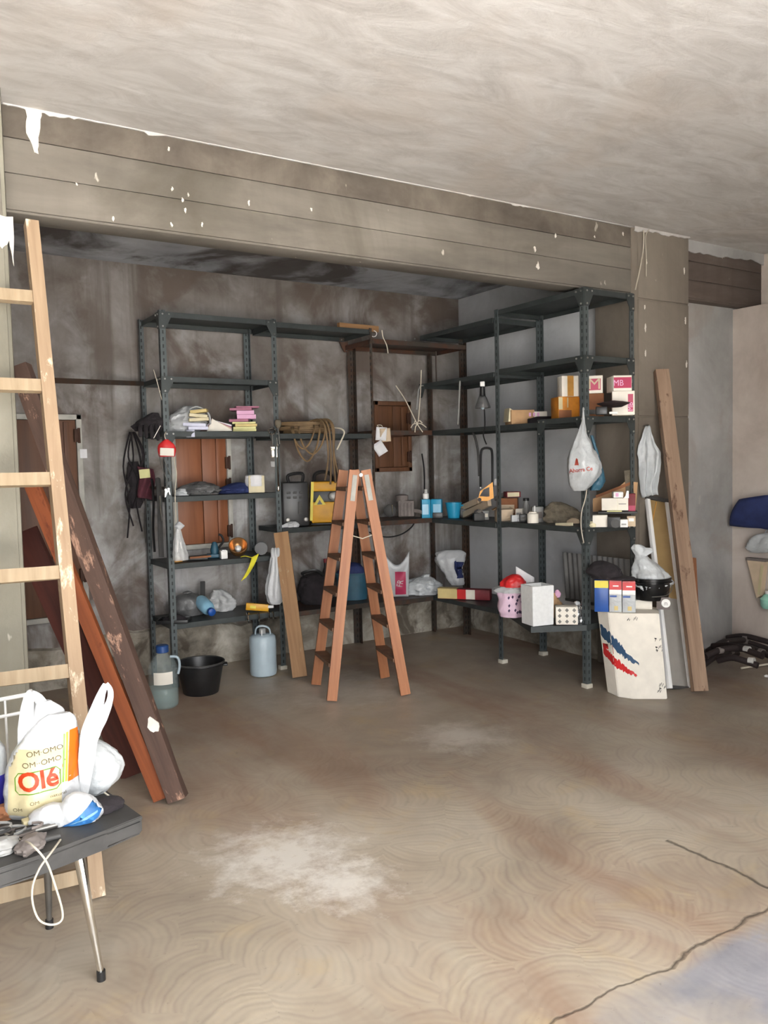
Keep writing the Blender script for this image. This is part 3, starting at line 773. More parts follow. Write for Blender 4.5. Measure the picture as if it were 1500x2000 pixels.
for (fa, fb, ta, tb) in ((fl, fr, apf - sd * .035, apn - sd * .035), (gl, gr, apf + sd * .035, apn + sd * .035)):
    for k in range(1, 7):
        f = k / 6.55
        a = fa.lerp(ta, f); b = fb.lerp(tb, f); e = (b - a).normalized()
        plank('tread', a + e * .012, b - e * .012, .075, .022, sd, MAT['step_tread'], sl, 2, .02, k)
for s in (-1, 1):
    q = MB(); c = apn - sl.location + sd * (s * .035) - dv * .016
    dn = ((fr if s < 0 else gr) - (apn + sd * s * .035)).normalized()
    q.beam(c + dn * .03 - sd * (s * .004), c + dn * .19 - sd * (s * .004), .028, .006, sd); note(q.build('hinge_plate', MAT['white_paint'], sl), 'dull white hinge plate')
q = MB(); c = apn - sl.location - dv * .024; q.tube([c + Vector((0, 0, -.03)) , c + dv * .02 + Vector((0, 0, -.03))], .012, 10); q.build('hinge_pin', MAT['bolt'], sl)
q = MB(); a = fr.lerp(apn - sd * .035, .72) - sl.location; b = gr.lerp(apn + sd * .035, .72) - sl.location; q.tube([a, a.lerp(b, .5) + Vector((0, 0, -.03)), b], .003); q.build('spreader_cord', MAT['string'], sl)

# long pale ladder against the left pillar
fo = P(189, 1750, Z=0); tp = P(61, 436, Y=3.50)
ln_ = thing('ladder', 'long pale weathered wooden ladder leaning on the left pillar', 'ladder', tuple(fo))
off = Vector((-.42, .02, 0)); up = (tp - fo)
plank('rail', fo, tp, .048, .055, (1, 0, 0), MAT['ladder'], ln_, 14, .05, 1, .004)
plank('rail', fo + off, tp + off, .048, .055, (1, 0, 0), MAT['ladder'], ln_, 14, .05, 2, .004)
def on_rail(py):
    lo, hi = 0.0, 1.0
    for _ in range(30):
        f = (lo + hi) / 2; p = fo + up * f; v = p - EYE; y = 1000 - F * v.dot(CU) / v.dot(FWD)
        if y > py: lo = f
        else: hi = f
    return f
for py in (583, 755, 936, 1117, 1308, 1503, 1702):
    a = fo + up * on_rail(py)
    o = plank('rung', a + off + Vector((.02, -.005, .004)), a + Vector((-.02, -.005, 0)), .048, .03, up, MAT['ladder_rung'], ln_, 5, .05, py)
# leaning timbers
o = plank('plank', P(348, 1560, Z=.02), (.60, 3.90, 1.91), .078, .06, CR, MAT['peel'], None, 18, .06, 3, .005)
tag(o, 'tall dark brown beam with peeling paint leaning in the left corner', 'plank')
q = MB(); random.seed(6); q.prism([(random.uniform(.012, .03) * math.cos(i * .5236), random.uniform(.022, .045) * math.sin(i * .5236)) for i in range(12)], -.004, .004)
o2 = q.build('plaster_lump', MAT['plaster'], o, (.018, -.031, .34)); note(o2, 'white plaster lump stuck near its foot')
o = plank('plank', P(315, 1560, Z=.015), (.60, 3.79, 1.42), .062, .03, CR, MAT['stain_plank'], None, 12, .02, 5)
tag(o, 'bright orange-stained plank leaning beside the peeling beam', 'plank')
o = plank('plank', P(262, 1512, Z=.015), (.60, 4.02, 1.18), .12, .03, CR, MAT['dark_plank'], None, 10, .03, 6)
tag(o, 'short dark red-brown plank leaning behind the orange one', 'plank')
o = plank('plank', P(286, 1490, Z=.015), (.64, 4.06, .98), .05, .03, CR, MAT['tan_board'], None, 10, .03, 8)
tag(o, 'narrow brown batten leaning hindmost behind the planks at left', 'plank')
o = plank('board', P(586, 1322, Z=.02), P(549, 1040, Y=5.22), .10, .028, CR, MAT['tan_board'], None, 10, .05, 7, .004)
tag(o, 'tan wooden board leaning on the shelves left of the stepladder', 'plank')
o = plank('timber', P(1367, 1350, Z=.02), P(1291, 724, Y=YBEAM - .075), .088, .055, CR, MAT['rough_plank'], None, 16, .07, 9, .005)
tag(o, 'rough brown timber leaning against the right pillar', 'plank')
o = plank('plank', P(1362, 1300, Z=.02), P(1352, 1090, Y=YBEAM + .04), .05, .02, CR, MAT['card_brown'], None, 4, .03, 12)
tag(o, 'narrow dark board half hidden behind the rough timber', 'plank')
# ------------------------------------------------------------------ small builders
V = Vector
def boxthing(name, label, cat, rect, m, X=None, Y=None, z=None, dep=.1, turn=0, group=None, bevel=.003, tilt=(0, 0), wk=1.0, lid=None):
    """a carton: body part plus optional flap; returns (root, w, d, h)"""
    p, rz, wd, h = spot(*rect, X=X, Y=Y, z=z)
    wd *= wk
    t = thing(name, label, cat, p, rz + turn, group, tilt)
    mb = MB(); mb.box((0, 0, h / 2), (wd, dep, h), bevel=bevel); mb.build('carton', MAT[m], t)
    if lid:
        mb = MB(); mb.box((0, 0, h + .001), (wd * .98, dep * .98, .003)); mb.build('lid_flap', MAT[lid], t)
    return t, wd, dep, h
def panel(t, x0, x1, z0, z1, y, m, name='print_panel'):
    mb = MB(); mb.box(((x0 + x1) / 2, y, (z0 + z1) / 2), (x1 - x0, .0012, z1 - z0)); return mb.build(name, MAT[m], t)
def spanel(t, y0, y1, z0, z1, x, m, name='print_panel'):
    mb = MB(); mb.box((x, (y0 + y1) / 2, (z0 + z1) / 2), (.0012, y1 - y0, z1 - z0)); return mb.build(name, MAT[m], t)
def arc(c, r, a0, a1, n=12, ax='xz', sq=1.0):
    out = []
    for i in range(n + 1):
        a = a0 + (a1 - a0) * i / n; u, v = r * math.cos(a), r * sq * math.sin(a)
        out.append(V((c[0] + u, c[1], c[2] + v)) if ax == 'xz' else V((c[0] + u, c[1] + v, c[2])) if ax == 'xy' else V((c[0], c[1] + u, c[2] + v)))
    return out
def wire(name, label, cat, pts, r, m, group=None, n=6, flat=1.0):
    """a cord given by world points"""
    pts = [V(p) for p in pts]; o0 = pts[0]
    P2 = []
    for i in range(len(pts) - 1):
        a, b, c, d = pts[max(i - 1, 0)], pts[i], pts[i + 1], pts[min(i + 2, len(pts) - 1)]
        for k in range(5):
            t = k / 5
            P2.append(.5 * (2 * b + (c - a) * t + (2 * a - 5 * b + 4 * c - d) * t * t + (3 * b - a - 3 * c + d) * t ** 3))
    P2.append(pts[-1])
    mb = MB(); mb.tube([p - o0 for p in P2], r, n, flat=flat)
    return tag(mb.build(name, MAT[m] if isinstance(m, str) else m, None, o0), label, cat, group)
def smooth_pts(pts, k=5):
    pts = [V(p) for p in pts]; out = []
    for i in range(len(pts) - 1):
        a, b, c, d = pts[max(i - 1, 0)], pts[i], pts[i + 1], pts[min(i + 2, len(pts) - 1)]
        for j in range(k):
            t = j / k; out.append(.5 * (2 * b + (c - a) * t + (2 * a - 5 * b + 4 * c - d) * t * t + (3 * b - a - 3 * c + d) * t ** 3))
    return out + [pts[-1]]

# ------------------------------------------------------------------ shelf unit left: paper shelf (z 1.69)
zs = 1.692; Ys = 5.42
t = thing('paper_bag', 'crumpled white bag of papers, leftmost heap on the upper left shelf', 'bag', *spot(345, 790, 400, 838, Y=Ys, z=zs)[:2])
mb = MB(); mb.blob([(0, .10, .09, -.05, .02), (.05, .135, .10, -.04, .02), (.11, .115, .09, -.01, .02), (.155, .07, .06, .0, .02), (.175, .03, .03, -.01, .02)], 32, 18, .10, 6, .14, 14, 3)
mb.build('bag_body', MAT['white_bag'], t)
for i, (x, y, z, wd, m, rz, tl) in enumerate(((.045, -.075, .012, .13, 'paper_lav', .1, 0), (.03, -.08, .035, .15, 'paper_lav', -.1, .05), (.05, -.085, .07, .13, 'paper', .12, -.06), (.05, -.09, .095, .12, 'paper', .05, .1), (.06, -.075, .125, .11, 'manila', -.15, -.1))):
    q = MB(); q.box((x, y, z + .008), (wd, .10, .022), rot=Matrix.Rotation(rz, 4, 'Z') @ Matrix.Rotation(tl, 4, 'Y'), bevel=.003); q.build('paper_bundle', MAT[m], t)
q = MB(); q.grid(lambda u, v: V((-.03 + .055 * u, -.135 - .02 * math.sin(v * 2), .01 - .05 * v)), 3, 6); note(q.build('loose_slip', MAT['paper_lav'], t, solid=.001), 'pale slip hanging over the shelf edge')
q = MB(); q.tube(smooth_pts([(.0, -.06, .15), (.05, -.08, .165), (.12, -.05, .12), (.13, -.06, .05)]), .012, 8, flat=.5); q.build('bag_handle', MAT['white_bag'], t)
t = thing('paper_bundle', 'reddish grey folded paper wedge in the middle of the upper left shelf', 'paper', *spot(405, 795, 452, 836, Y=Ys, z=zs)[:2])
for i in range(4):
    q = MB(); z0 = .004 + i * .012
    q.prism([(-.085, z0), (.085, z0), (.082, z0 + .008), (-.02 - .01 * i, z0 + .07 - .008 * i), (-.045, z0 + .085 - .01 * i)], -.06 + .012 * i, -.05 + .014 * i)
    q.build('folded_sheet', MAT[('white_card', 'beige', 'mauve', 'paper_white')[i]], t)
t = thing('paper_stack', 'stack of pink and buff paper pads at the right of the upper left shelf', 'paper', *spot(452, 780, 502, 838, Y=Ys - .03, z=zs)[:2])
z = 0
for i, (m, h, dx, rz, wd) in enumerate((('buff', .018, .0, .05, .16), ('buff', .016, .005, -.04, .155), ('manila', .02, .01, .08, .15), ('buff', .014, .0, 0, .16), ('mauve', .02, -.03, -.12, .13), ('pink', .03, .015, .06, .13), ('pink', .028, .01, .02, .12), ('mauve', .018, -.015, -.1, .15), ('mauve', .012, .02, .15, .16))):
    q = MB(); q.box((dx, 0, z + h / 2), (wd, .12, h - .001), rot=rz, bevel=.002); q.build('paper_pad', MAT[m], t); z += h
# hanging things at the left end of the unit
def at(px, py, Y): return P(px, py, Y=Y)
YL = 5.20
p = at(290, 842, 5.33); t = thing('glove_heap', 'black work gloves heaped at the left end of the paper shelf', 'gloves', (p.x, p.y, zs), facing(p))
mb = MB(); mb.blob([(0, .075, .06), (.04, .09, .07), (.08, .06, .05, .02), (.12, .02, .02, .04)], 24, 14, .14, 4, .2, 16, 5); mb.build('glove_palm', MAT['black_cloth'], t)
for k in range(4):
    q = MB(); q.tube(smooth_pts([(-.04 + .03 * k, -.04, .03), (-.05 + .034 * k, -.10, .02), (-.05 + .036 * k, -.115, -.04 - .008 * k)]), [.013] * 10 + [.007], 8); q.build('glove_finger', MAT['black_cloth'], t)
q = MB(); q.beam((.03, -.12, -.05), (.075, -.12, .03), .016, .004, (0, 1, 0)); q.build('white_tab', MAT['white_card'], t)
def hung(name, label, cat, px, py, Y, group=None):
    p = at(px, py, Y); return thing(name, label, cat, p, facing(p), group)
s = dist(at(320, 900, YL)) / F                   # metres per pixel near the shelf front
t = hung('hanging_pouch', 'red and white pouch hanging under the paper shelf at left', 'pouch', 325, 866, YL)
mb = MB(); mb.blob([(-.085, .05, .02), (-.05, .056, .026), (-.01, .05, .022), (.025, .012, .012)], 24, 12, .06, 4, .06, 14, 2); mb.build('pouch_body', MAT['red'], t)
mb = MB(); mb.box((.002, -.027, -.055), (.088, .008, .05), rot=Matrix.Rotation(.06, 4, 'Y'), bevel=.004); mb.build('pouch_label', MAT['white_card'], t)
mb = MB(); mb.tube(smooth_pts([(0, 0, .02), (-.01, .02, .05), (0, .05, .075)]), .003); mb.build('hang_loop', MAT['string'], t)
t = hung('key_ring', 'bunch of keys on wires hanging below the red and white pouch', 'keys', 318, 905, YL)
q = MB(); q.tube(smooth_pts([(-.02, 0, .06), (-.005, 0, -.03), (.02, 0, -.11), (.012, 0, -.16)]), .003); q.tube(smooth_pts([(.0, 0, .05), (.03, 0, -.04), (.05, 0, -.1), (.03, 0, -.12)]), .003); q.build('wire_loop', MAT['steel_grey'], t)
for k, (x, z, a) in enumerate(((.012, -.17, .1), (.02, -.18, .35), (.03, -.165, -.2))):
    q = MB(); q.prism([(-.004, 0), (.004, 0), (.004, -.035), (0, -.042), (-.004, -.035)], -.0015, .0015, loc=(x, -.004 * k, z), rot=Matrix.Rotation(a, 4, 'Y')); q.lathe([(.008, -.002), (.008, .002)], 10, (x, -.004 * k, z), rot=Matrix.Rotation(math.pi / 2, 4, 'X')); q.build('key', MAT['label'], t)
wire('string', 'thin pale string looped down from the red and white pouch to the spray bag', 'string', [at(340, 880, YL - .01), at(341, 905, YL - .02), at(345, 925, YL - .02), at(342, 965, YL - .03), at(344, 1020, YL - .03)], .0028, 'string')
wire('string', 'thin string slanting from the upper shelf bracket to the white bag of papers', 'string', [at(300, 722, YL + .02), at(308, 750, YL + .02), at(318, 788, YL + .1)], .0025, 'string')
t = hung('strap_bundle', 'bundle of black straps hanging on the rear left shelf post', 'straps', 258, 850, 5.672)
for k, (x, l, wob) in enumerate(((-.03, .62, .03), (0, .50, -.03), (.03, .66, .02), (-.05, .70, -.015), (.05, .45, .02))):
    pts = smooth_pts([(x * .3, -.02, .02), (x + wob, -.03 - .006 * k, -l * .3), (x - wob, -.03, -l * .65), (x + wob * .5, -.03, -l)])
    q = MB(); q.tube(pts, .016, 8, flat=.35); q.build('strap', MAT['black_cloth'], t)
q = MB(); q.blob([(-.5, .03, .02), (-.42, .055, .03), (-.36, .03, .025), (-.27, .05, .03), (-.18, .03, .02)], 20, 14, .12, 3, .2, 12, 4); q.build('strap_knot', MAT['black_cloth'], t)
t = hung('wine_cloth', 'wine-red rag hanging between the left shelf posts under a yellow tag', 'rag', 283, 925, 5.50)
t.location = P(284, 925, X=1.615); t.rotation_euler[2] = facing(t.location)
mb = MB(); mb.grid(lambda u, v: V((-.05 + .10 * u + .01 * math.sin(5 * v), .02 * math.sin(u * 9 + v * 3), .05 - .21 * v - .02 * u)), 12, 12); mb.build('rag', MAT['wine'], t, solid=.006)
q = MB(); q.box((-.005, -.03, .0), (.07, .014, .06), rot=Matrix.Rotation(-.08, 4, 'Y'), bevel=.003); note(q.build('tag', MAT['buff'], t), 'yellowish tag pinned on top')
for k, (x, l, m) in enumerate(((266, 1075, 'black'), (281, 1060, 'steel_grey'), (296, 1078, 'black'), (308, 1088, 'charcoal'))):
    wire('hanging_cable', ('black cable hanging nearest the rear left shelf post', 'silver-grey cable hanging between the left shelf posts', 'black cable hanging in the middle of the left shelf end', 'thick dark hose hanging against the front left shelf post')[k], 'cable',
         [P(x, 936, X=1.628), P(x + 2, 950, X=1.622), P(x + 4, 985, X=1.62), P(x - 1 + 2 * k, 1030, X=1.62), P(x + 3 + 1.5 * k, l, X=1.62)], (.007, .006, .009, .018)[k], m)
wire('chrome_rod', 'slim bright rod hung on the front left shelf post below the keys', 'rod', [at(312, 968, YL), at(314, 1000, YL), at(316, 1018, YL)], .005, 'chrome')

# shelf z 1.262
zs = 1.265
t = thing('plastic_bag', 'dark grey crumpled plastic bag on the second left shelf', 'bag', *spot(352, 945, 420, 968, Y=5.4, z=zs)[:2])
mb = MB(); mb.blob([(0, .12, .09), (.03, .135, .1), (.065, .10, .07, .01), (.09, .03, .03, .02)], 34, 16, .08, 7, .16, 14, 8); mb.build('bag_body', MAT['grey_dark'], t)
q = MB(); q.blob([(0, .05, .04), (.025, .045, .035), (.045, .02, .02)], 18, 10, .1, 5, .2, 20, 3); q.build('bag_end', MAT['grey_bag'], t, (-.10, -.05, 0))
t = thing('dark_cloth', 'dark navy cloth bundled beside the grey bag on the second left shelf', 'cloth', *spot(432, 945, 486, 970, Y=5.43, z=zs)[:2])
mb = MB(); mb.blob([(0, .12, .08), (.03, .12, .08, .01), (.06, .07, .05, .02), (.075, .02, .02, .03)], 26, 12, .08, 5, .14, 14, 9); mb.build('cloth', MAT['navy'], t)
t, wd, d_, h = boxthing('paper_block', 'small white patterned block on the right of the second left shelf', 'box', (484, 934, 515, 967), 'paper', Y=5.36, z=zs, dep=.09, turn=.2)
mb = MB(); mb.blob([(-.005, wd * .56, .055), (h * .3, wd * .58, .056), (h * .6, wd * .55, .052), (h * .62, .02, .02)], 24, 8, .03, 9, .05, 30, 3); mb.build('white_wrapper', MAT['paper_white'], t, (-.004, 0, h * .42))

# shelf z .82
zs = .823
p, rz, wd, h = spot(330, 1062, 357, 1104, Y=5.38, z=zs)
t = thing('tub', 'golden cardboard tub at the left of the third left shelf', 'tub', p, rz)
mb = MB(); mb.lathe([(wd / 2, 0), (wd / 2, h), (wd / 2 - .005, h), (wd / 2 - .005, h - .02)], 28); mb.build('tub_body', MAT['gold'], t)
mb = MB(); mb.lathe([(wd / 2 + .003, h - .02), (wd / 2 + .003, h + .004), (.005, h + .004)], 28); mb.build('tub_lid', MAT['card_brown'], t)
q = MB(); q.box((.0, -wd / 2 - .001, h * .4), (wd * .5, .004, h * .5)); q.build('tub_label', MAT['buff'], t)
t = hung('spray_bag', 'tied clear plastic bag with white nozzle hanging on a string above the third left shelf', 'bag', 350, 1028, YL - .03)
mb = MB(); mb.blob([(-.22, .045, .035), (-.18, .046, .036), (-.12, .036, .03, -.005), (-.06, .024, .02, -.008), (-.01, .012, .012, -.006), (.0, .008, .008)], 26, 18, .14, 6, .08, 20, 5); mb.build('bag_body', MAT['film'], t)
mb = MB(); mb.blob([(-.02, .012, .012), (.0, .03, .016), (.015, .022, .012), (.03, .006, .006)], 18, 8, .14, 4, .15, 30, 2); mb.build('bag_knot', MAT['white_bag'], t)
q = MB(); q.tube([(-.02, -.03, -.2), (-.012, -.03, -.08)], .004); q.tube([(.018, -.03, -.21), (.004, -.03, -.1)], .004); q.build('white_tube', MAT['white'], t)
p, rz, wd, h = spot(372, 1090, 400, 1100, Y=5.4, z=zs)
t = thing('tool_tray', 'flat dark tray with a thin wooden handle on the third left shelf', 'tray', p, rz)
mb = MB(); mb.box((0, 0, .008), (.14, .1, .014), bevel=.004); mb.build('tray_base', MAT['charcoal'], t)
q = MB(); q.beam((-.05, -.06, .02), (.09, -.04, .022), .02, .012, (0, 1, 0), bevel=.003); q.build('handle', MAT['card_brown'], t)
p, rz, wd, h = spot(408, 1050, 432, 1100, Y=5.42, z=zs)
t = thing('hand_drill', 'dark teal hand tool standing on the third left shelf', 'tool', p, rz)
mb = MB(); mb.box((0, 0, .014), (.11, .07, .028), bevel=.006); mb.build('tool_base', MAT['teal'], t)
mb = MB(); mb.lathe([(.026, .025), (.03, .05), (.022, .09), (.012, .11)], 16); mb.build('tool_body', MAT['teal'], t)
q = MB(); q.tube(smooth_pts([(.02, 0, .06), (.06, 0, .11), (.05, 0, .15), (.03, 0, .16)]), .008); q.build('handle', MAT['black'], t)
p, rz, wd, h = spot(431, 1080, 443, 1094, Y=5.32, z=zs)
t = thing('cube_box', 'tiny white cube carton on the third left shelf', 'box', p, rz + .3); mb = MB(); mb.box((0, 0, .028), (.045, .045, .056), bevel=.003); mb.build('carton', MAT['white'], t)
mb = MB(); mb.box((0, 0, .058), (.03, .03, .006), bevel=.001); mb.build('lid', MAT['paper_white'], t)
p, rz, wd, h = spot(450, 1066, 482, 1094, Y=5.36, z=zs)
t = thing('lamp_bowl', 'round copper lamp bowl on the right of the third left shelf', 'lamp', p, rz)
mb = MB(); mb.lathe([(.02, .0), (.045, .012), (.062, .05), (.066, .085), (.060, .085), (.05, .05), (.03, .03), (.002, .025)], 26, cap=False, rot=Matrix.Rotation(math.radians(50), 4, 'X'), c=(0, .02, .03)); mb.build('bowl', MAT['copper'], t, solid=.001)
mb = MB(); mb.lathe([(.003, 0), (.02, .005), (.022, .03), (.01, .045)], 14, rot=Matrix.Rotation(math.radians(50), 4, 'X'), c=(0, -.0, .045)); mb.build('bulb', MAT['white'], t)
p, rz, wd, h = spot(497, 1064, 524, 1084, Y=5.36, z=zs)
t = thing('cable_reel', 'small black cable reel at the right end of the third left shelf', 'reel', p, rz)
mb = MB()
for y in (-.03, .03): mb.lathe([(.045, y - .003), (.045, y + .003)], 22, (0, 0, .046), rot=Matrix.Rotation(math.pi / 2, 4, 'X'))
mb.lathe([(.02, -.03), (.02, .03)], 14, (0, 0, .046), rot=Matrix.Rotation(math.pi / 2, 4, 'X')); mb.build('reel_flange', MAT['black'], t)
q = MB()
for k in range(4): q.tube(arc((0, -.02 + .013 * k, .046), .033, 0, 2 * math.pi - .3, 16), .007, 6)
q.build('wound_cable', MAT['charcoal'], t)
t = hung('yellow_strip', 'yellow cloth strip hanging from the front edge of the third left shelf', 'strip', 483, 1092, YL + .04)
mb = MB(); mb.grid(lambda u, v: V((.055 - .05 * v - .018 * v * v * 2 + .045 * (u - .5) * (1.1 - .25 * v), -.01 - .012 * math.sin(v * 5), .012 - .165 * v + .025 * u)), 5, 14); mb.build('strip', MAT['tape'], t, solid=.003)
q = MB(); q.grid(lambda u, v: V((-.045 + .1 * u, -.012 + .05 * v, .016 + .006 * math.sin(u * 6))), 6, 3); q.build('folded_end', MAT['tape'], t, solid=.003)
# shelf z .42
zs = .423
p, rz, wd, h = spot(341, 1182, 396, 1222, Y=5.57, z=zs)
t = thing('round_bag', 'rounded dark grey sack on the lowest left shelf', 'sack', p, rz)
mb = MB(); mb.blob([(0, .11, .09), (.05, .125, .1), (.11, .1, .09), (.145, .05, .05), (.15, .01, .01)], 28, 16, .03, 5, .07, 10, 4); mb.build('sack_body', MAT['grey_dark'], t)
q = MB(); q.blob([(.135, .02, .02), (.155, .03, .024), (.165, .008, .008)], 12, 6, .1, 4, .1); q.build('sack_neck', MAT['grey_dark'], t)
p, rz, wd, h = spot(400, 1196, 436, 1222, Y=5.31, z=zs)
t = thing('water_bottle', 'clear bottle with blue cap lying on the lowest left shelf', 'bottle', p, rz)
Ry = Matrix.Rotation(math.radians(62), 4, 'X')
mb = MB(); mb.lathe([(.002, .20), (.045, .195), (.048, .18), (.048, .06), (.04, .03), (.018, .01), (.016, -.005)], 24, (-.02, .0, .05), rot=Matrix.Rotation(.35, 4, 'Z') @ Matrix.Rotation(math.radians(-78), 4, 'X')); mb.build('bottle_body', MAT['paleblue'], t)
mb = MB(); mb.lathe([(.026, .0), (.027, -.03), (.02, -.035)], 18, (-.02, .0, .05), rot=Matrix.Rotation(.35, 4, 'Z') @ Matrix.Rotation(math.radians(-78), 4, 'X')); mb.build('cap', MAT['blue'], t)
p, rz, wd, h = spot(416, 1172, 456, 1216, Y=5.56, z=zs)
t = thing('clear_bag', 'crumpled clear plastic bag behind the lying bottle on the lowest left shelf', 'bag', p, rz)
mb = MB(); mb.blob([(0, .07, .06), (.05, .085, .07), (.10, .075, .06, -.01), (.15, .03, .03, -.03)], 28, 16, .12, 6, .16, 16, 6); mb.build('bag_body', MAT['film'], t)
q = MB(); q.blob([(.0, .04, .03), (.05, .05, .035), (.09, .02, .02)], 16, 10, .1, 4, .2, 12, 2); q.build('contents', MAT['olive'], t)
q = P(396, 1216, Y=5.55); q.z = zs
plank_ = plank('stick', (q.x, q.y, zs + .003), P(396, 1136, Y=5.64), .032, .02, CR, MAT['charcoal'], None, 4, .03, 3); tag(plank_, 'short dark stick standing upright on the lowest left shelf', 'stick')
p, rz, wd, h = spot(298, 1214, 366, 1235, Y=5.36, z=zs)
t = thing('black_tray', 'flat black tray at the left end of the lowest left shelf', 'tray', p, rz - .2)
mb = MB(); mb.box((.03, 0, .004), (.2, .15, .008), bevel=.003)
for (cx, cy, sx_, sy_) in ((.03, -.075, .2, .008), (.03, .075, .2, .008), (-.07, 0, .008, .15), (.13, 0, .008, .15)): mb.box((cx, cy, .012), (sx_, sy_, .024), bevel=.002)
mb.build('tray_body', MAT['black'], t)
q = MB(); q.blob([(.008, .07, .05), (.03, .065, .045), (.05, .03, .02)], 18, 8, .1, 5, .15, 14, 2); q.build('rag', MAT['black_cloth'], t, (.04, 0, 0))
p, rz, wd, h = spot(480, 1182, 526, 1198, Y=5.36, z=zs)
t = thing('spirit_level', 'yellow spirit level lying at the right of the lowest left shelf', 'level', p, rz)
mb = MB(); mb.box((.0, 0, .03), (.16, .03, .05), rot=Matrix.Rotation(.12, 4, 'Y'), bevel=.003); mb.build('level_body', MAT['yellow'], t)
q = MB(); q.box((-.03, -.016, .034), (.04, .004, .02), rot=Matrix.Rotation(.12, 4, 'Y')); q.build('vial', MAT['lemon'], t)
q = MB(); q.box((.095, 0, .03), (.04, .036, .02), bevel=.003); note(q.build('end_cap', MAT['white'], t), 'white end piece')
for k, (px, py) in enumerate(((484, 1206), (506, 1206), (526, 1203), (534, 1203))):
    t = hung('hook', ('wide leftmost chrome hook above the milky jug', 'second chrome hook from the left above the milky jug', 'third chrome hook from the left above the milky jug', 'rightmost chrome hook above the milky jug')[k], 'hook', px, py, YL + .05, 'chrome hooks above the milky jug')
    q = MB(); q.tube(smooth_pts([(0, 0, .03), (0, -.012, .02), (0, -.012, -.01), (0, .0, -.025), (0, .012, -.015)]), .005 if k else .009, 8); q.build('hook_wire', MAT['chrome'], t)

# on the floor under the left unit
p = P(321, 1380, Z=0); t = thing('water_jug', 'big clear water jug with blue cap on the floor at left', 'jug', p, facing(p))
R = .088
mb = MB(); mb.lathe([(R * .86, .001), (R * .97, .01), (R, .03), (R, .11), (R * .965, .118), (R, .126), (R, .235), (R * .93, .265), (R * .62, .305), (R * .36, .325), (R * .32, .345)], 36); mb.build('jug_body', MAT['glass'], t)
mb = MB(); mb.lathe([(R * .82, .006), (R * .95, .016), (R * .97, .03), (R * .97, .125)], 32); mb.build('water', MAT['water'], t)
mb = MB(); mb.lathe([(R * .40, .335), (R * .44, .338), (R * .44, .375), (R * .38, .38)], 24); mb.build('cap', MAT['cap_blue'], t)
q = MB()
for (h0) in (.155,):
    N = 12
    vs = [[q.bm.verts.new(((R + .002) * math.cos(a), (R + .002) * math.sin(a), z)) for a in [math.radians(-128 + 76 * i / N) for i in range(N + 1)]] for z in (h0, h0 + .075)]
    for i in range(N): q.bm.faces.new((vs[0][i], vs[0][i + 1], vs[1][i + 1], vs[1][i]))
q.build('label', MAT['white_card'], t)
q = MB(); q.tube(smooth_pts([(R * .5, -.02, .31), (R * 1.0, -.02, .30), (R * 1.12, -.02, .25), (R * 1.0, -.02, .2)]), .008); q.build('jug_handle', MAT['frost'], t)
p = P(393, 1364, Z=0); p = P(393, 1352, Z=0); t = thing('basin', 'black rubber basin on the floor right of the water jug', 'basin', p, facing(p))
mb = MB(); mb.lathe([(.108, 0), (.112, .004), (.148, .185), (.156, .19), (.156, .2), (.146, .2), (.142, .185), (.106, .012), (.002, .01)], 40, cap=False); mb.build('basin_body', MAT['black'], t)
q = MB(); q.tube(arc((0, 0, .2), .152, 0, 2 * math.pi, 40, 'xy')[:-1], .006, 6, closed=True); q.build('rim', MAT['charcoal'], t)
for s_ in (-1, 1):
    q = MB(); q.box((s_ * .158, 0, .175), (.03, .07, .012), bevel=.004); q.build('handle', MAT['black'], t)
p = P(515, 1318, Z=0); t = thing('plastic_jug', 'milky blue-white plastic jug with handle standing under the shelf end', 'jug', p, facing(p))
R = .093
mb = MB(); mb.lathe([(R * .8, .0), (R * .95, .008), (R, .03), (R * .985, .13), (R, .235), (R * .96, .27), (R * .8, .285), (R * .3, .292)], 34); mb.build('jug_body', MAT['frost'], t)
mb = MB(); mb.lathe([(.022, .29), (.024, .3), (.024, .325), (.018, .33)], 18); mb.build('cap', MAT['grey'], t)
q = MB(); q.tube(smooth_pts([(-.05, -.0, .28), (-.04, -.02, .335), (0, -.03, .35), (.045, -.02, .33), (.055, 0, .28)]), .009, 8, flat=.7); q.build('handle', MAT['frost'], t)
q = MB(); q.tube([(-.005, -.05, .285), (-.004, -.07, .33)], .005); q.build('spout', MAT['white'], t)

# hanging at the right front post of the left unit
t = hung('chrome_shackle', 'bright chrome buckle strap hanging from a ring on the shelf post', 'buckle', 531, 842, 5.258)
q = MB(); q.tube(arc((0, 0, 0), .022, 0, 2 * math.pi, 20)[:-1], .006, 8, closed=True); q.build('ring', MAT['chrome'], t)
q = MB(); q.tube([(0, 0, -.02), (0, -.002, -.1)], .006); q.build('link', MAT['steel_grey'], t)
q = MB(); q.box((0, 0, -.15), (.03, .016, .07), bevel=.006); q.box((0, 0, -.115), (.036, .012, .02), bevel=.004); q.build('buckle', MAT['chrome'], t)
q = MB(); q.box((0, 0, -.23), (.03, .014, .04), bevel=.004); q.build('strap_end', MAT['grey'], t)
t = hung('chrome_wrench', 'long slim chrome wrench hanging beside the buckle strap', 'wrench', 541, 866, 5.259)
q = MB(); q.tube([(0, 0, .04), (0, 0, -.3)], [.005, .009], 8); q.build('shaft', MAT['chrome'], t)
q = MB(); q.blob([(-.335, .008, .008), (-.32, .013, .012), (-.3, .009, .009)], 12, 6, 0, 3, 0); q.build('wrench_head', MAT['chrome'], t)
t = hung('small_bulb', 'round greenish knob on a rod above the rope coil', 'knob', 543, 828, YL + .04)
q = MB(); q.blob([(-.03, .012, .012), (0, .024, .024), (.025, .02, .02), (.032, .005, .005)], 18, 8, 0, 3, 0); q.build('knob', MAT['olive'], t)
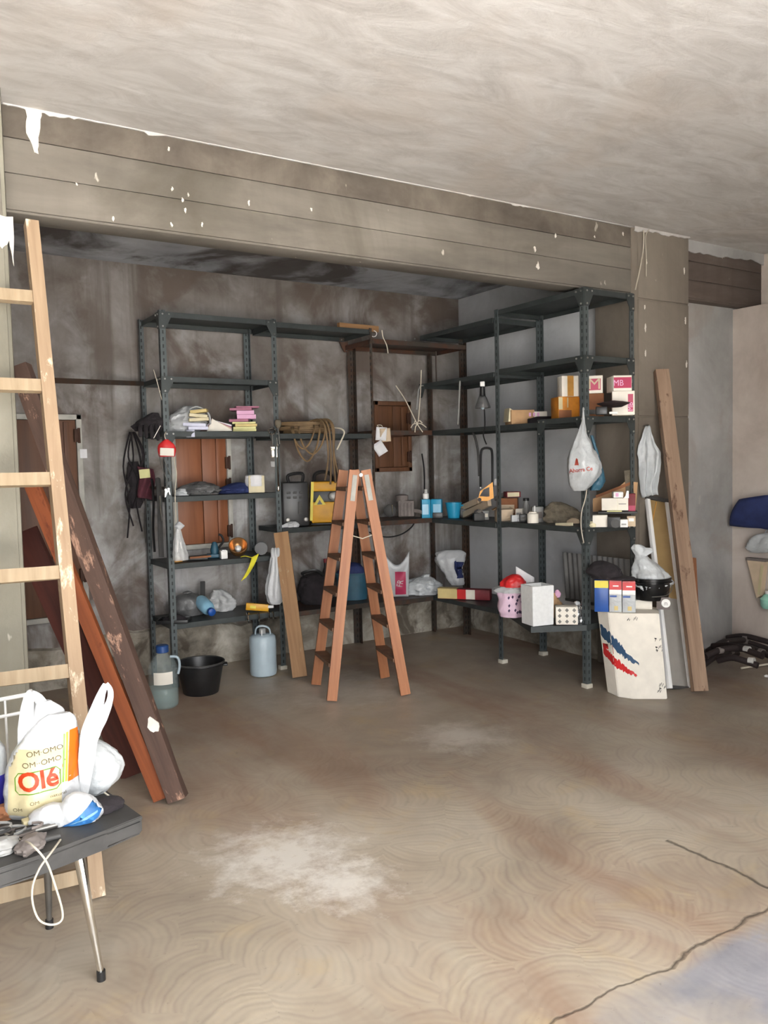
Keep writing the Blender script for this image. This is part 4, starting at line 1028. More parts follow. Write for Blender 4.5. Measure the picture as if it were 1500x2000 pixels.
q = MB(); q.tube([(0, 0, -.03), (.008, 0, -.14)], .004); q.build('rod', MAT['steel_grey'], t)
t = hung('white_glove_bag', 'white plastic bag hanging at the shelf end above the milky jug', 'bag', 538, 1080, YL + .01)
mb = MB(); mb.blob([(-.36, .03, .02, -.01), (-.33, .052, .035, -.012), (-.24, .058, .04, -.012), (-.12, .046, .034, 0), (-.04, .034, .026, .002), (0, .024, .016)], 30, 20, .16, 7, .08, 12, 3); mb.build('bag_body', MAT['white_bag'], t)
for k in range(3):
    q = MB(); q.tube(smooth_pts([(-.02 + .02 * k, -.012, -.03), (-.022 + .021 * k, -.016, .015), (-.016 + .018 * k, .0, .03)]), [.011] * 10 + [.006], 8); q.build('bag_tip', MAT['white_bag'], t)

# ------------------------------------------------------------------ middle unit
zs = 1.677
t = thing('hose_coil', 'coil of straw-coloured hose draped over the middle upper shelf', 'hose', *spot(545, 815, 650, 845, Y=5.46, z=zs)[:2])
random.seed(11)
q = MB()
for k in range(7):
    a = .16 + .012 * (k % 4); q.tube(arc((.015 * math.sin(k * 2.1), 0.012 * math.cos(k), .014 + .012 * k), a, 0, 2 * math.pi, 34, 'xy', .42)[:-1], .0085, 6, closed=True)
q.build('coil', MAT['rope'], t)
for k, (x0, x1, dz) in enumerate(((-.09, .10, -.20), (-.05, .14, -.15), (-.1, .06, -.11))):
    pts = smooth_pts([(x0, -.10, .05), (x0 + .0, -.205, .02), (x0 + .03, -.215, dz * .6), ((x0 + x1) / 2, -.215, dz), (x1 - .03, -.215, dz * .55), (x1, -.205, .02), (x1, -.1, .06)])
    q = MB(); q.tube(pts, .007, 6); q.build('hanging_loop', MAT['rope'], t)
for k, (x, l) in enumerate(((.14, .34), (.165, .37), (.19, .36), (.2, .30))):
    q = MB(); q.tube(smooth_pts([(x - .12, -.05, .09), (x - .04, -.14, .1), (x, -.215, .03), (x + .015 - .006 * k, -.22 - .004 * k, -l * .5), (x + .012 * (k - 1), -.22, -l)]), .007, 6); q.build('hanging_end', MAT['rope'], t)
q = MB(); q.tube(smooth_pts([(.22, -.19, -.12), (.25, -.21, -.06), (.275, -.21, 0), (.25, -.19, .03), (.2, -.12, .04)]), .006, 6); q.build('hanging_loop', MAT['string'], t)
wire('black_grip', 'dark rubber grip hung at the lower end of the hose coil', 'grip', [at(655, 905, 5.3), at(656, 920, 5.3), at(655, 940, 5.32)], .018, 'maroon')
zs = 1.008
p, rz, wd, h = spot(550, 938, 604, 1024, Y=5.38, z=zs)
t = thing('welder', 'black welding machine on the middle shelf left of the yellow machine', 'machine', p, rz + .12)
mb = MB(); mb.box((0, .06, h / 2), (wd * .95, .24, h), bevel=.012); mb.build('casing', MAT['black'], t)
q = MB(); q.tube(smooth_pts([(-.04, .0, h), (-.04, .0, h + .05), (.06, 0, h + .06), (.06, 0, h)]), .012, 8); q.build('handle', MAT['black'], t)
for r_ in range(2):
    for c_ in range(3):
        q = MB(); q.box((-.05 + .045 * c_, -.061, h * .72 + .035 * r_ - .02), (.028, .006, .016), bevel=.002); q.build('vent_slot', MAT['charcoal'], t)
q = MB(); q.box((.03, -.062, h * .42), (.03, .005, .09), bevel=.003); q.build('switch_plate', MAT['charcoal'], t)
for x in (-.06, .07):
    q = MB(); q.lathe([(.016, 0), (.016, .02), (.01, .022)], 14, (x, -.06, h * .16), rot=Matrix.Rotation(math.pi / 2, 4, 'X')); q.build('socket', MAT['steel_grey'], t)
t = thing('white_wad', 'small white crumpled wad in front of the black welding machine', 'wad', *spot(552, 1014, 582, 1027, Y=5.31, z=zs)[:2])
mb = MB(); mb.blob([(0, .05, .02), (.02, .05, .022, .01), (.04, .02, .012, .02)], 22, 10, .2, 5, .3, 24, 2); mb.build('wad', MAT['white_bag'], t)
p, rz, wd, h = spot(606, 934, 668, 1022, Y=5.36, z=zs)
t = thing('generator', 'yellow and black generator machine behind the stepladder top', 'machine', p, rz + .05)
mb = MB(); mb.box((.0, .08, h * .27), (wd * .92, .22, h * .46), bevel=.01); mb.build('lower_casing', MAT['yellow'], t)
mb = MB(); mb.box((.01, .08, h * .84), (wd * .9, .2, h * .22), bevel=.012); mb.build('upper_casing', MAT['yellow'], t)
mb = MB(); mb.box((.01, .09, h * .6), (wd * .86, .18, h * .34), bevel=.004); mb.build('engine_block', MAT['black'], t)
q = MB(); q.beam((-wd * .47, -.035, h * .1), (-wd * .40, -.035, h * .95), .02, .02, (1, 0, 0), bevel=.004); q.build('frame_bar', MAT['lemon'], t)
q = MB(); q.prism([(-.045, 0), (.045, 0), (0, .075)], -.002, .002, loc=(-.045, -.034, h * .44)); q.build('warning_triangle', MAT['lemon'], t)
q = MB(); q.prism([(-.02, 0), (.02, 0), (0, .035)], -.003, .003, loc=(-.045, -.036, h * .45)); q.build('warning_sign_mark', MAT['black'], t)
q = MB(); q.lathe([(.034, 0), (.034, .03), (.026, .034)], 20, (.055, -.0, h * .62), rot=Matrix.Rotation(math.pi / 2, 4, 'X')); q.lathe([(.012, .03), (.012, .04)], 12, (.055, -.0, h * .62), rot=Matrix.Rotation(math.pi / 2, 4, 'X')); q.build('dial', MAT['steel_grey'], t)
q = MB(); q.box((.06, -.032, h * .25), (.026, .006, .03), bevel=.003); q.build('switch', MAT['gold'], t)
q = MB(); q.tube(smooth_pts([(-.08, .08, h * .94), (-.07, .08, h * 1.1), (-.02, .08, h * 1.16), (.04, .08, h * 1.12), (.07, .08, h * .94)]), .014, 8); q.build('handle', MAT['black'], t)
q = MB(); q.box((.0, .08, .006), (wd * .96, .24, .014), bevel=.004); q.build('base', MAT['black'], t)
zs = .403
t = thing('backpack', 'black bag on the lowest middle shelf left of the blue tub', 'bag', *spot(592, 1128, 645, 1186, Y=5.5, z=zs)[:2])
mb = MB(); mb.blob([(0, .11, .09), (.08, .13, .1), (.16, .12, .09), (.21, .09, .07), (.23, .03, .03)], 28, 18, .05, 5, .12, 9, 7); mb.build('bag_body', MAT['black_cloth'], t)
q = MB(); q.tube(smooth_pts([(-.06, -.05, .2), (-.10, -.09, .24), (.0, -.1, .26), (.06, -.06, .21)]), .014, 8, flat=.4); q.build('strap', MAT['black'], t)
t = thing('dark_bottle', 'thin dark red-capped object behind the stepladder on the lowest middle shelf', 'bottle', *spot(633, 1098, 642, 1160, Y=5.62, z=zs)[:2])
mb = MB(); mb.lathe([(.03, 0), (.032, .02), (.032, .2), (.014, .25), (.014, .29)], 16); mb.build('bottle_body', MAT['maroon'], t); q = MB(); q.lathe([(.017, .285), (.017, .315)], 14); q.build('cap', MAT['darkred'], t)
p, rz, wd, h = spot(658, 1135, 722, 1186, Y=5.47, z=zs)
t = thing('blue_tub', 'dull teal plastic tub behind the stepladder on the lowest shelf', 'tub', p, rz)
mb = MB(); mb.lathe([(wd * .42, 0), (wd * .52, h * .98), (wd * .55, h), (wd * .55, h * 1.03), (wd * .5, h * 1.03), (wd * .4, .01), (.002, .01)], 30, cap=False, sy=.62); mb.build('tub_body', MAT['teal'], t)
mb = MB(); mb.blob([(h * .8, .10, .07), (h * 1.1, .11, .07), (h * 1.35, .06, .05), (h * 1.42, .01, .01)], 22, 10, .1, 4, .16, 12, 2); mb.build('black_cloth', MAT['navy'], t)
# ------------------------------------------------------------------ corner shelves
zs = 1.012
p, rz, wd, h = spot(752, 980, 806, 1014, Y=5.46, z=zs)
t = thing('engine_part', 'dusty grey metal engine part on the corner shelf right of the stepladder', 'machine part', p, rz)
mb = MB(); mb.box((.06, 0, .075), (.13, .1, .13), bevel=.012); mb.lathe([(.03, 0), (.05, .01), (.05, .06), (.02, .07)], 18, (.03, 0, .12)); mb.build('block', MAT['dust'], t)
q = MB(); q.lathe([(.045, -.03), (.05, -.02), (.05, .02), (.03, .03)], 20, (-.07, -.02, .06), rot=Matrix.Rotation(math.pi / 2, 4, 'X')); q.build('pulley', MAT['charcoal'], t)
q = MB()
for k in range(4): q.box((.02 + .028 * k, -.055, .07), (.012, .012, .1), bevel=.002)
q.build('cooling_fin', MAT['dust'], t, stuff=True)
q = MB(); q.tube([(-.05, -.07, .11), (-.048, -.07, .03)], .003); q.build('bright_pin', MAT['chrome'], t)
q = MB(); q.tube(smooth_pts([(.10, -.03, .06), (.17, -.05, .05), (.2, -.02, .02)]), .014); q.build('exhaust_pipe', MAT['dust'], t)
wire('cable', 'black cable drooping below the corner shelf to the stepladder', 'cable', [at(812, 1012, 5.30), at(805, 1028, 5.27), at(785, 1043, 5.25), at(760, 1049, 5.25), at(735, 1046, 5.3), at(722, 1040, 5.4)], .006, 'black')
wire('cable', 'thin black cable hanging down the wall left of the corner post', 'cable', [at(824, 886, 5.62), at(828, 915, 5.62), at(829, 950, 5.60), at(828, 985, 5.56)], .007, 'black')
t = hung('card_tags', 'pair of white paper tags hanging from the rusty corner shelf', 'tags', 742, 846, 5.25)
for k, (x, z, a, m) in enumerate(((.01, -.0, .1, 'paper_white'), (.04, -.01, -.05, 'beige'), (-.005, -.11, -.55, 'paper_white'))):
    q = MB(); q.grid(lambda u, v: V((-.04 + .08 * u, .006 * math.sin(3 * u + 2 * v), .045 - .1 * v)), 4, 4); o = q.build('tag', MAT[m], t, (x, -.004 * k, z), solid=.002, tilt=(0, a, 0))
q = MB(); q.tube(smooth_pts([(.0, 0, .04), (-.02, .015, .06), (.02, .02, .05), (0, 0, -.05)]), .0025); q.build('string', MAT['string'], t)
t = hung('knotted_string', 'pale strings knotted on the rusty shelf edge in the corner', 'string', 815, 828, 5.25)
q = MB(); q.tube(smooth_pts([(-.16, 0, .30), (-.09, 0, .19), (-.02, -.005, .04), (.0, 0, 0)]), .004); q.tube(smooth_pts([(.04, .06, .42), (.03, .03, .25), (.012, 0, .05), (.0, 0, 0)]), .004); q.build('string', MAT['string'], t)
q = MB()
for k in range(6):
    a = k * 1.05; q.tube(smooth_pts([(0, 0, 0), (.03 * math.cos(a), -.01, .03 * math.sin(a)), (.06 * math.cos(a) + .01, -.012, .04 * math.sin(a) - .03)], 3), .004, 5)
q.build('knot', MAT['string'], t)
wire('string', 'pale string hanging slack from the top rusty shelf by the wood piece', 'string', [at(746, 645, 5.26), at(748, 658, 5.25), at(755, 674, 5.25), at(758, 690, 5.26)], .004, 'string')
wire('strap', 'pale strap hanging from the far right shelf in front of the corner post', 'strap', [V((XD0 - .012, 5.36, 2.06)), at(818, 760, 5.3), at(814, 800, 5.27)], .006, 'grey')
wire('strap', 'pale strap hanging in front of the rear post of the far right shelves', 'strap', [V((3.78, 4.88, 2.05)), V((3.785, 4.9, 1.9)), V((3.8, 4.94, 1.73))], .006, 'grey')
q = P(662, 634, Y=5.35); q.z = 2.453 + .004
a = V((q.x, 5.36, 2.475)); b = P(737, 634, Y=5.38); b.z = 2.475
o = plank('board', a, b, .045, .035, (0, 0, 1), MAT['tan_board'], None, 3, .05, 2); tag(o, 'short pale wood offcut lying on the top middle shelf', 'offcut')
o = plank('board', a + V((-.2, .12, -.005)), b + V((-.15, .14, -.005)), .03, .06, (0, 0, 1), MAT['dark_plank'], None, 3, .05, 2); tag(o, 'dark reddish offcut lying behind the pale one on the top shelf', 'offcut')
t = hung('steel_ring', 'curled pale tape end hanging at the front of the top middle shelf', 'tape', 730, 652, 5.25)
q = MB(); q.tube(arc((0, 0, 0), .022, -2.2, 1.6, 12), .008, 6, flat=.4); q.build('tape_curl', MAT['white'], t)
zs = .388
t = thing('snack_bag', 'white crisp packet with red lettering panel on the lowest corner shelf', 'bag', *spot(757, 1094, 798, 1172, Y=5.42, z=zs)[:2])
mb = MB(); mb.grid(lambda u, v: V((-.085 + .17 * u + .012 * v * (2 * u - 1), -.035 * math.sin(math.pi * u) * math.sin(math.pi * min(1, v * 1.2)) - .01 + .02 * v, .34 * v - .10 * v * math.sin(math.pi * u) + .02 * u * v)), 16, 16)
mb.grid(lambda u, v: V((-.085 + .17 * u + .012 * v * (2 * u - 1), .03 * math.sin(math.pi * u) * math.sin(math.pi * min(1, v * 1.2)) + .01 + .02 * v, .34 * v - .10 * v * math.sin(math.pi * u) + .02 * u * v)), 16, 16)
o = mb.build('packet', MAT['white_bag'], t, solid=.002)
tr = bvh(o)
patch(tr, -.02, .065, .02, .2, MAT['pinkred'], t, off=.005)
press(text('FR', .07, MAT['white'], t, (.02, 0, .11), sx=.75, spin=1.35), tr, .008)
t = thing('grey_bag', 'translucent grey plastic bag lying on the lowest corner shelf', 'bag', *spot(788, 1130, 858, 1172, Y=5.42, z=zs)[:2])
mb = MB(); mb.blob([(0, .14, .09), (.04, .16, .1), (.09, .14, .09), (.13, .07, .05, .02), (.145, .01, .01, .02)], 36, 18, .06, 8, .14, 14, 5); mb.build('bag_body', MAT['grey_bag'], t)
q = MB(); q.blob([(.10, .02, .02, .02), (.14, .035, .03, .03), (.16, .02, .02, .05)], 16, 8, .2, 4, .2, 20, 2); q.build('bag_knot', MAT['grey_bag'], t)
# ------------------------------------------------------------------ far right shelves
zs = 1.008; XS = 3.98
p, rz, wd, h = spot(823, 980, 862, 1014, Y=5.30, z=zs + .0)
t = thing('cyan_cartons', 'bright cyan and pale blue carton pair beside the corner post', 'carton', p, rz)
for k, (x, w_) in enumerate(((-.045, .07), (.045, .085))):
    q = MB(); q.box((x, 0, .075), (w_, .08, .15), rot=.15 * (1 - 2 * k), bevel=.004); q.build('carton', MAT['cyan'], t)
    q = MB(); q.box((x, -.044, .07), (w_ * .7, .004, .08), rot=.15 * (1 - 2 * k)); q.build('label', MAT['paleblue'], t)
q = MB(); q.box((.05, -.05, .022), (.08, .03, .044), bevel=.003); q.build('dark_base', MAT['black'], t)
p, rz, wd, h = spot(827, 972, 837, 985, Y=5.32, z=zs + .152)
t = thing('silver_cap_bottle', 'small silver-topped bottle standing on the left cyan carton', 'bottle', p, rz)
mb = MB(); mb.lathe([(.02, 0), (.024, .01), (.024, .04), (.012, .05), (.012, .058)], 16); mb.build('bottle_body', MAT['white'], t); q = MB(); q.lathe([(.014, .055), (.014, .075), (.01, .077)], 14); q.build('cap', MAT['label'], t)
p, rz, wd, h = spot(871, 995, 902, 1024, X=3.90, z=zs)
t = thing('blue_cup', 'blue plastic cup on the far right shelf beside the cyan cartons', 'cup', p, rz)
mb = MB(); mb.lathe([(wd * .36, 0), (wd * .5, h), (wd * .53, h), (wd * .53, h + .006), (wd * .47, h + .006), (wd * .33, .006), (.002, .006)], 26, cap=False); mb.build('cup_body', MAT['cyan'], t)
q = MB(); q.tube(smooth_pts([(wd * .48, -.01, h * .85), (wd * .75, -.01, h * .8), (wd * .7, -.01, h * .4), (wd * .42, -.01, h * .3)]), .006); q.build('handle', MAT['cyan'], t)
# two pale bars leaning over the cup
for k, (a, b, lab) in enumerate(((P(893, 996, X=4.0), P(936, 978, X=3.91), 'upper pale wooden bar slanting up towards the saw'), (P(906, 1006, X=3.96), P(956, 982, X=3.86), 'lower pale wooden bar slanting up towards the saw'))):
    a.z -= .0; o = plank('bar', a, b, .045, .03, (0, 0, 1), MAT['beige'], None, 3, .02, k); tag(o, lab, 'bar')
# bow saw
t = thing('hand_saw', 'saw with orange-yellow handle and black bow frame on the right shelf', 'saw', P(946, 962, X=3.74), facing(P(946, 962, X=3.74)))
sc = dist(P(946, 962, X=3.74)) / F
q = MB(); q.tube(smooth_pts([(-.025, 0, .04), (-.024, 0, .2), (-.018, .01, .29), (.0, .01, .315), (.04, .01, .315), (.058, .01, .29), (.06, 0, .18), (.058, 0, .04)]), .009, 8); q.build('bow_frame', MAT['black'], t)
mb = MB()
outer = [(-.05, -.05), (-.045, -.02), (-.02, .025), (.055, .065), (.062, -.03), (.02, -.055)]
mb.prism([(-.05, -.06), (.02, -.06), (.02, -.03), (-.035, -.025)], -.014, .014); mb.prism([(-.05, -.06), (-.035, -.025), (-.005, .022), (-.03, .01)], -.014, .014)
mb.prism([(-.03, .01), (-.005, .022), (.036, .04), (.06, .075)], -.014, .014); mb.prism([(.036, .04), (.06, .075), (.066, -.04), (.036, -.028)], -.014, .014); mb.prism([(.02, -.06), (.066, -.04), (.036, -.028), (.02, -.03)], -.014, .014)
mb.build('handle', MAT['saw'], t)
q = MB(); q.lathe([(.014, -.018), (.014, .018)], 12, (-.035, 0, -.05), rot=Matrix.Rotation(math.pi / 2, 4, 'X')); q.build('pivot_knob', MAT['maroon'], t)
q = MB(); q.prism([(-.03, .03), (-.022, .03), (-.02, .2), (-.028, .2)], -.001, .001); q.build('blade', MAT['steel_grey'], t)
t = thing('white_tag', 'tiny white tag on the wall above the saw handle', 'tag', P(969, 941, X=XR - .012), facing(P(969, 941, X=4.4)))
q = MB(); q.blob([(-.03, .02, .006), (0, .026, .008), (.025, .012, .006)], 12, 6, .2, 3, .2); q.build('paper', MAT['white'], t)

# hanging inspection lamp
t = hung('work_lamp', 'hanging caged work lamp with white plug beside the right shelf post', 'lamp', 942, 750, 4.42)
p = P(942, 750, X=3.74); t.location = p; t.rotation_euler[2] = facing(p)
q = MB(); q.box((0, 0, 0), (.034, .03, .035), bevel=.005); q.build('plug', MAT['white'], t)
q = MB(); q.lathe([(.017, -.02), (.019, -.06), (.022, -.09)], 16); q.build('lamp_neck', MAT['black'], t)
q = MB(); q.lathe([(.022, -.085), (.03, -.10), (.055, -.165), (.054, -.17)], 20, cap=False); q.build('lamp_shade', MAT['grey_dark'], t, solid=.002)
q = MB(); q.lathe([(.014, -.1), (.024, -.13), (.022, -.16), (.006, -.18)], 16); q.build('bulb', MAT['frost'], t)
wire('lamp_cable', 'dark cable dropping from the hanging work lamp', 'cable', [P(946, 800, X=3.75), P(947, 830, X=3.75), P(944, 850, X=3.74), P(950, 868, X=3.75)], .005, 'black')
wire('cable', 'dark looped cable hanging on the far right shelves behind the saw', 'cable', [P(914, 838, X=3.9), P(926, 850, X=3.9), P(934, 885, X=3.9), P(936, 930, X=3.9)], .009, 'charcoal')

# upper far shelf z 1.70
p, rz, wd, h = spot(990, 796, 1066, 826, X=4.0, z=1.703)
t = thing('cardboard_box', 'low open cardboard box with a white label at the end of the upper right shelf', 'box', p, rz + .35)
mb = MB(); mb.box((-.05, 0, .05), (.17, .14, .1), bevel=.003); mb.build('carton', MAT['card'], t)
q = MB(); q.box((.06, -.02, .062), (.15, .10, .05), rot=-.2, bevel=.002); note(q.build('sleeve', MAT['white_card'], t), 'white carton with print')
q = MB(); q.prism([(-.15, .02), (-.125, .02), (-.115, .1), (-.14, .115)], -.05, .06); q.build('flap', MAT['paper'], t)
for k in range(3):
    q = MB(); q.box((.0 + .03 * k, -.076, .066), (.016, .002, .026)); q.build('printed_mark', MAT['pink'], t)
q = MB(); q.blob([(0, .12, .03), (.03, .13, .03), (.05, .05, .02)], 20, 8, .1, 5, .15, 12, 4); q.build('dark_rag', MAT['black_cloth'], t, (.10, -.10, 0))

# cluttered shelf z 1.018 / 1.008 on the right
def clutter(name, label, cat, rect, X, m, dep, turn=0, kind='box', z=1.010, extra=None, **k):
    p, rz, wd, h = spot(*rect, X=X, z=z); t = thing(name, label, cat, p, rz + turn)
    mb = MB()
    if kind == 'box': mb.box((0, 0, h / 2), (wd, dep, h), bevel=.003)
    else: mb.lathe([(wd / 2, 0), (wd / 2, h * .8), (wd * .36, h * .9), (wd * .36, h)], 20)
    mb.build('carton' if kind == 'box' else 'jar_body', MAT[m], t)
    if extra: extra(t, wd, dep, h)
    return t
def open_flaps(t, w_, d_, h):
    for s_ in (-1, 1):
        q = MB(); q.box((s_ * w_ * .55, 0, h + .004), (w_ * .3, d_, .003), rot=Matrix.Rotation(s_ * .5, 4, 'Y')); q.build('flap', MAT['card'], t)
def lidded(m, f=.5):
    def fn(t, w_, d_, h):
        q = MB(); q.lathe([(w_ * f, h), (w_ * f, h + .018), (w_ * f * .9, h + .021)], 18); q.build('lid', MAT[m], t)
    return fn
def striped(m):
    def fn(t, w_, d_, h): panel(t, -w_ * .35, w_ * .35, h * .3, h * .7, -d_ / 2 - .001, m, 'label')
    return fn
clutter('wood_block_box', 'beige carton at the front of the clutter behind the middle right post', 'box', (968, 999, 1000, 1023), 3.9, 'beige', .1, .15, extra=open_flaps)
clutter('brown_box', 'brown carton with a pale sticker in the right shelf clutter', 'box', (972, 978, 1012, 1020), 4.05, 'card_brown', .1, -.1, extra=striped('beige'))
clutter('red_book', 'dark red book lying on top of the brown carton', 'book', (986, 966, 1014, 977), 4.05, 'darkred', .09, .3, z=1.178, extra=lambda t, w_, d_, h: panel(t, -w_ * .45, w_ * .4, .005, h - .005, -d_ / 2 - .0005, 'paper', 'pages'))
o = plank('roll', P(968, 974, X=4.1), P(994, 962, X=4.1), .03, .03, (0, 0, 1), MAT['grey'], None, 2, .02, 2); tag(o, 'pale paper roll slanting above the brown carton', 'roll')
clutter('glass_jar', 'clear jar with a ribbed black lid among the right shelf clutter', 'jar', (1022, 983, 1034, 1021), 4.08, 'grey', .05, kind='jar', extra=lidded('black'))
clutter('grey_carton', 'dull grey carton leaning behind the small white jar', 'carton', (1038, 992, 1060, 1024), 3.95, 'grey', .07, .2, extra=striped('dust'))
clutter('white_jar', 'small cream bottle with a white spout on the front right shelf', 'jar', (1030, 1006, 1052, 1028), 3.84, 'white_card', .06, kind='jar', z=1.021, extra=lambda t, w_, d_, h: (MB().lathe([(.006, h), (.006, h + .035), (.003, h + .04)], 10, (.012, 0, 0)).build('spout', MAT['white'], t)))
clutter('foil_packet', 'small crumpled white packet beside the cream bottle', 'packet', (998, 1012, 1014, 1025), 3.84, 'white_bag', .03, .4, z=1.021, extra=lambda t, w_, d_, h: (MB().blob([(0, .02, .02), (.02, .024, .02), (.035, .01, .01)], 14, 8, .2, 4, .3, 30, 2).build('crumpled_end', MAT['white_bag'], t, (.03, 0, 0))))
clutter('dark_box', 'small black carton between the white packet and the cream bottle', 'box', (1015, 1011, 1030, 1026), 3.86, 'black', .05, .1, z=1.021, extra=striped('charcoal'))
clutter('white_carton', 'narrow whitish carton in the back of the right shelf clutter', 'carton', (1008, 996, 1022, 1020), 4.0, 'white_card', .05, -.2, extra=striped('grey'))
clutter('screw_box', 'small grey screw box with silver lid left of the middle right post', 'box', (925, 1010, 946, 1024), 3.85, 'charcoal', .06, .2, extra=lambda t, w_, d_, h: (MB().blob([(h, .03, .02), (h + .015, .03, .02), (h + .03, .01, .01)], 14, 8, .2, 4, .3, 30, 2).build('foil_lid', MAT['foil'], t)))
clutter('dark_case', 'low black case beneath the pale bars on the right shelf', 'case', (898, 1006, 925, 1024), 4.0, 'black', .1, .1, extra=striped('charcoal'))
clutter('pale_carton', 'small pale carton touching the middle right post', 'carton', (940, 1004, 954, 1022), 3.92, 'grey', .05, .2, extra=striped('white_card'))
p, rz, wd, h = spot(1070, 984, 1128, 1028, X=4.0, z=1.021)
t = thing('dusty_sack', 'dusty olive netting sack slumped behind the near right post', 'sack', p, rz)
mb = MB(); mb.blob([(0, .11, .08), (.05, .12, .08), (.10, .09, .06, -.02), (.14, .03, .03, -.04)], 28, 16, .1, 6, .18, 14, 3); mb.build('sack_body', MAT['olive'], t)
q = MB(); q.blob([(0, .035, .02), (.02, .035, .02), (.035, .01, .01)], 14, 8, .1, 4, .2); note(q.build('pale_stone', MAT['beige'], t, (.07, -.09, 0)), 'pale lump at its foot')
o = plank('lath', P(1086, 1026, X=3.83) + V((0, 0, .004)), P(1118, 1025, X=3.83) + V((0, 0, .004)), .02, .012, (0, 1, 0), MAT['paper'], None, 2); tag(o, 'thin pale strip lying at the shelf edge before the dusty sack', 'strip')

# near right unit, shelf 1.715
zs = 1.718
p, rz, wd, h = spot(1074, 764, 1133, 806, X=3.97, z=zs)
t = thing('amber_box', 'amber and orange product box with red side on the upper right shelf', 'box', p, rz + .4)
mb = MB(); mb.box((0, 0, h / 2), (wd * .72, wd * .66, h), bevel=.003); mb.build('carton', MAT['amber'], t)
x_ = wd * .36; y_ = wd * .33
panel(t, -x_, -x_ + .028, h * .42, h - .004, -y_ - .001, 'cream'); panel(t, -x_ + .06, -x_ + .068, h * .5, h * .95, -y_ - .001, 'cream', 'print_stripe'); panel(t, -x_ + .002, -x_ + .09, .004, h * .38, -y_ - .001, 'card_brown')
spanel(t, -y_ + .05, y_, .01, h - .01, x_ + .001, 'red'); spanel(t, -y_, -y_ + .06, .01, h - .01, x_ + .0012, 'orange'); spanel(t, -.0, .03, .02, h * .4, x_ + .002, 'beige', 'print_mark')
p2, rz, wd, h2 = spot(1088, 724, 1131, 764, X=3.98, z=zs + h + .001)
t = thing('white_taped_box', 'white box sealed with brown tape on top of the amber box', 'box', p2, rz + .35)
mb = MB(); mb.box((0, 0, h2 / 2), (wd * .8, wd * .6, h2), bevel=.003); mb.build('carton', MAT['white_card'], t)
panel(t, -.02, .022, 0.002, h2 - .002, -wd * .3 - .001, 'gold', 'tape'); q = MB(); q.box((.001, 0, h2 + .001), (.042, wd * .58, .002)); q.build('tape', MAT['gold'], t)
# red-white MB cartons
p, rz, wd, h = spot(1146, 758, 1173, 804, X=4.06, z=zs)
t = thing('brown_carton', 'plain brown carton under the M box behind the near right post', 'box', p, rz)
mb = MB(); mb.box((0, .02, h / 2), (.13, .12, h), bevel=.003); mb.build('carton', MAT['card_brown'], t); panel(t, -.04, .05, .02, .05, -.041, 'charcoal', 'dark_print')
p, rz, wd, h3 = spot(1146, 726, 1173, 760, X=4.06, z=zs + h + .001)
t = thing('red_white_box', 'pale box with big dark red M panel behind the near right post', 'box', p, rz)
mb = MB(); mb.box((-.01, .02, h3 / 2), (.135, .12, h3), bevel=.003); mb.build('carton', MAT['white_card'], t)
panel(t, -.07, .045, .02, h3 - .02, -.0415, 'pinkred'); text('M', .1, MAT['beige'], t, (.005, -.0435, h3 * .5), sx=1.1)
p, rz, wd, h = spot(1196, 757, 1238, 803, X=4.06, z=zs)
t = thing('red_white_box', 'upright white box with narrow red side label on the upper right shelf', 'box', p, rz + .05)
mb = MB(); mb.box((0, .03, h / 2), (wd, .15, h), bevel=.003); mb.build('carton', MAT['white_card'], t)
panel(t, wd * .2, wd * .43, .02, h - .02, -.046, 'pinkred'); text('MB', .045, MAT['pink'], t, (wd * .315, -.048, .05), sx=.9, spin=math.pi / 2)
p, rz, wd, h4 = spot(1183, 727, 1241, 757, X=4.05, z=zs + h + .001)
t = thing('red_white_box', 'long white box with red MB label lying on the upright one', 'box', p, rz + .3)
mb = MB(); mb.box((.0, .03, h4 / 2), (wd * .62, .15, h4), bevel=.003); mb.build('carton', MAT['white_card'], t)
L_ = -wd * .31
panel(t, -wd * .30, wd * .29, .018, h4 - .012, -.0465, 'pinkred'); text('MB', .052, MAT['pink'], t, (-wd * .15, -.0485, h4 * .5), sx=.95)
p, rz, wd, h = spot(1163, 778, 1200, 802, X=3.89, z=zs)
t = thing('visor_cap', 'dark visor cap on a small black stand before the red and white boxes', 'cap', p, rz)
mb = MB(); mb.lathe([(.004, .055), (.05, .05), (.095, .07), (.10, .076), (.06, .085), (.005, .092)], 30, (.05, 0, -.005), sy=.7); mb.build('visor', MAT['maroon'], t)
q = MB(); q.box((-.02, 0, .026), (.07, .06, .05), bevel=.006); q.build('stand', MAT['black'], t)
q = MB(); q.box((.05, -.05, .008), (.05, .03, .014), bevel=.002); note(q.build('paper_scrap', MAT['white'], t), 'white scrap')

# near right unit, shelf 1.018
zs = 1.021
p, rz, wd, h = spot(1158, 1005, 1186, 1028, X=3.90, z=zs)
t = thing('white_box', 'white torn carton at the front of the near right shelf', 'box', p, rz); mb = MB(); mb.box((0, 0, h / 2), (wd, .09, h), bevel=.003); mb.build('carton', MAT['white_card'], t)
q = MB(); q.blob([(0, .02, .02), (.02, .025, .02), (.035, .01, .01)], 12, 6, .2, 4, .3, 30); q.build('torn_flap', MAT['paper'], t, (-wd * .5, -.03, 0))
p, rz, wd, h = spot(1187, 1007, 1211, 1027, X=3.93, z=zs)
t = thing('black_box', 'black carton between the white ones on the near right shelf', 'box', p, rz); mb = MB(); mb.box((0, 0, h / 2), (wd, .09, h), bevel=.003); mb.build('carton', MAT['black'], t)
q = MB(); q.lathe([(.028, 0), (.028, .003)], 16, (.01, -.045, h * .4), rot=Matrix.Rotation(math.pi / 2, 4, 'X')); q.build('printed_disc', MAT['charcoal'], t)
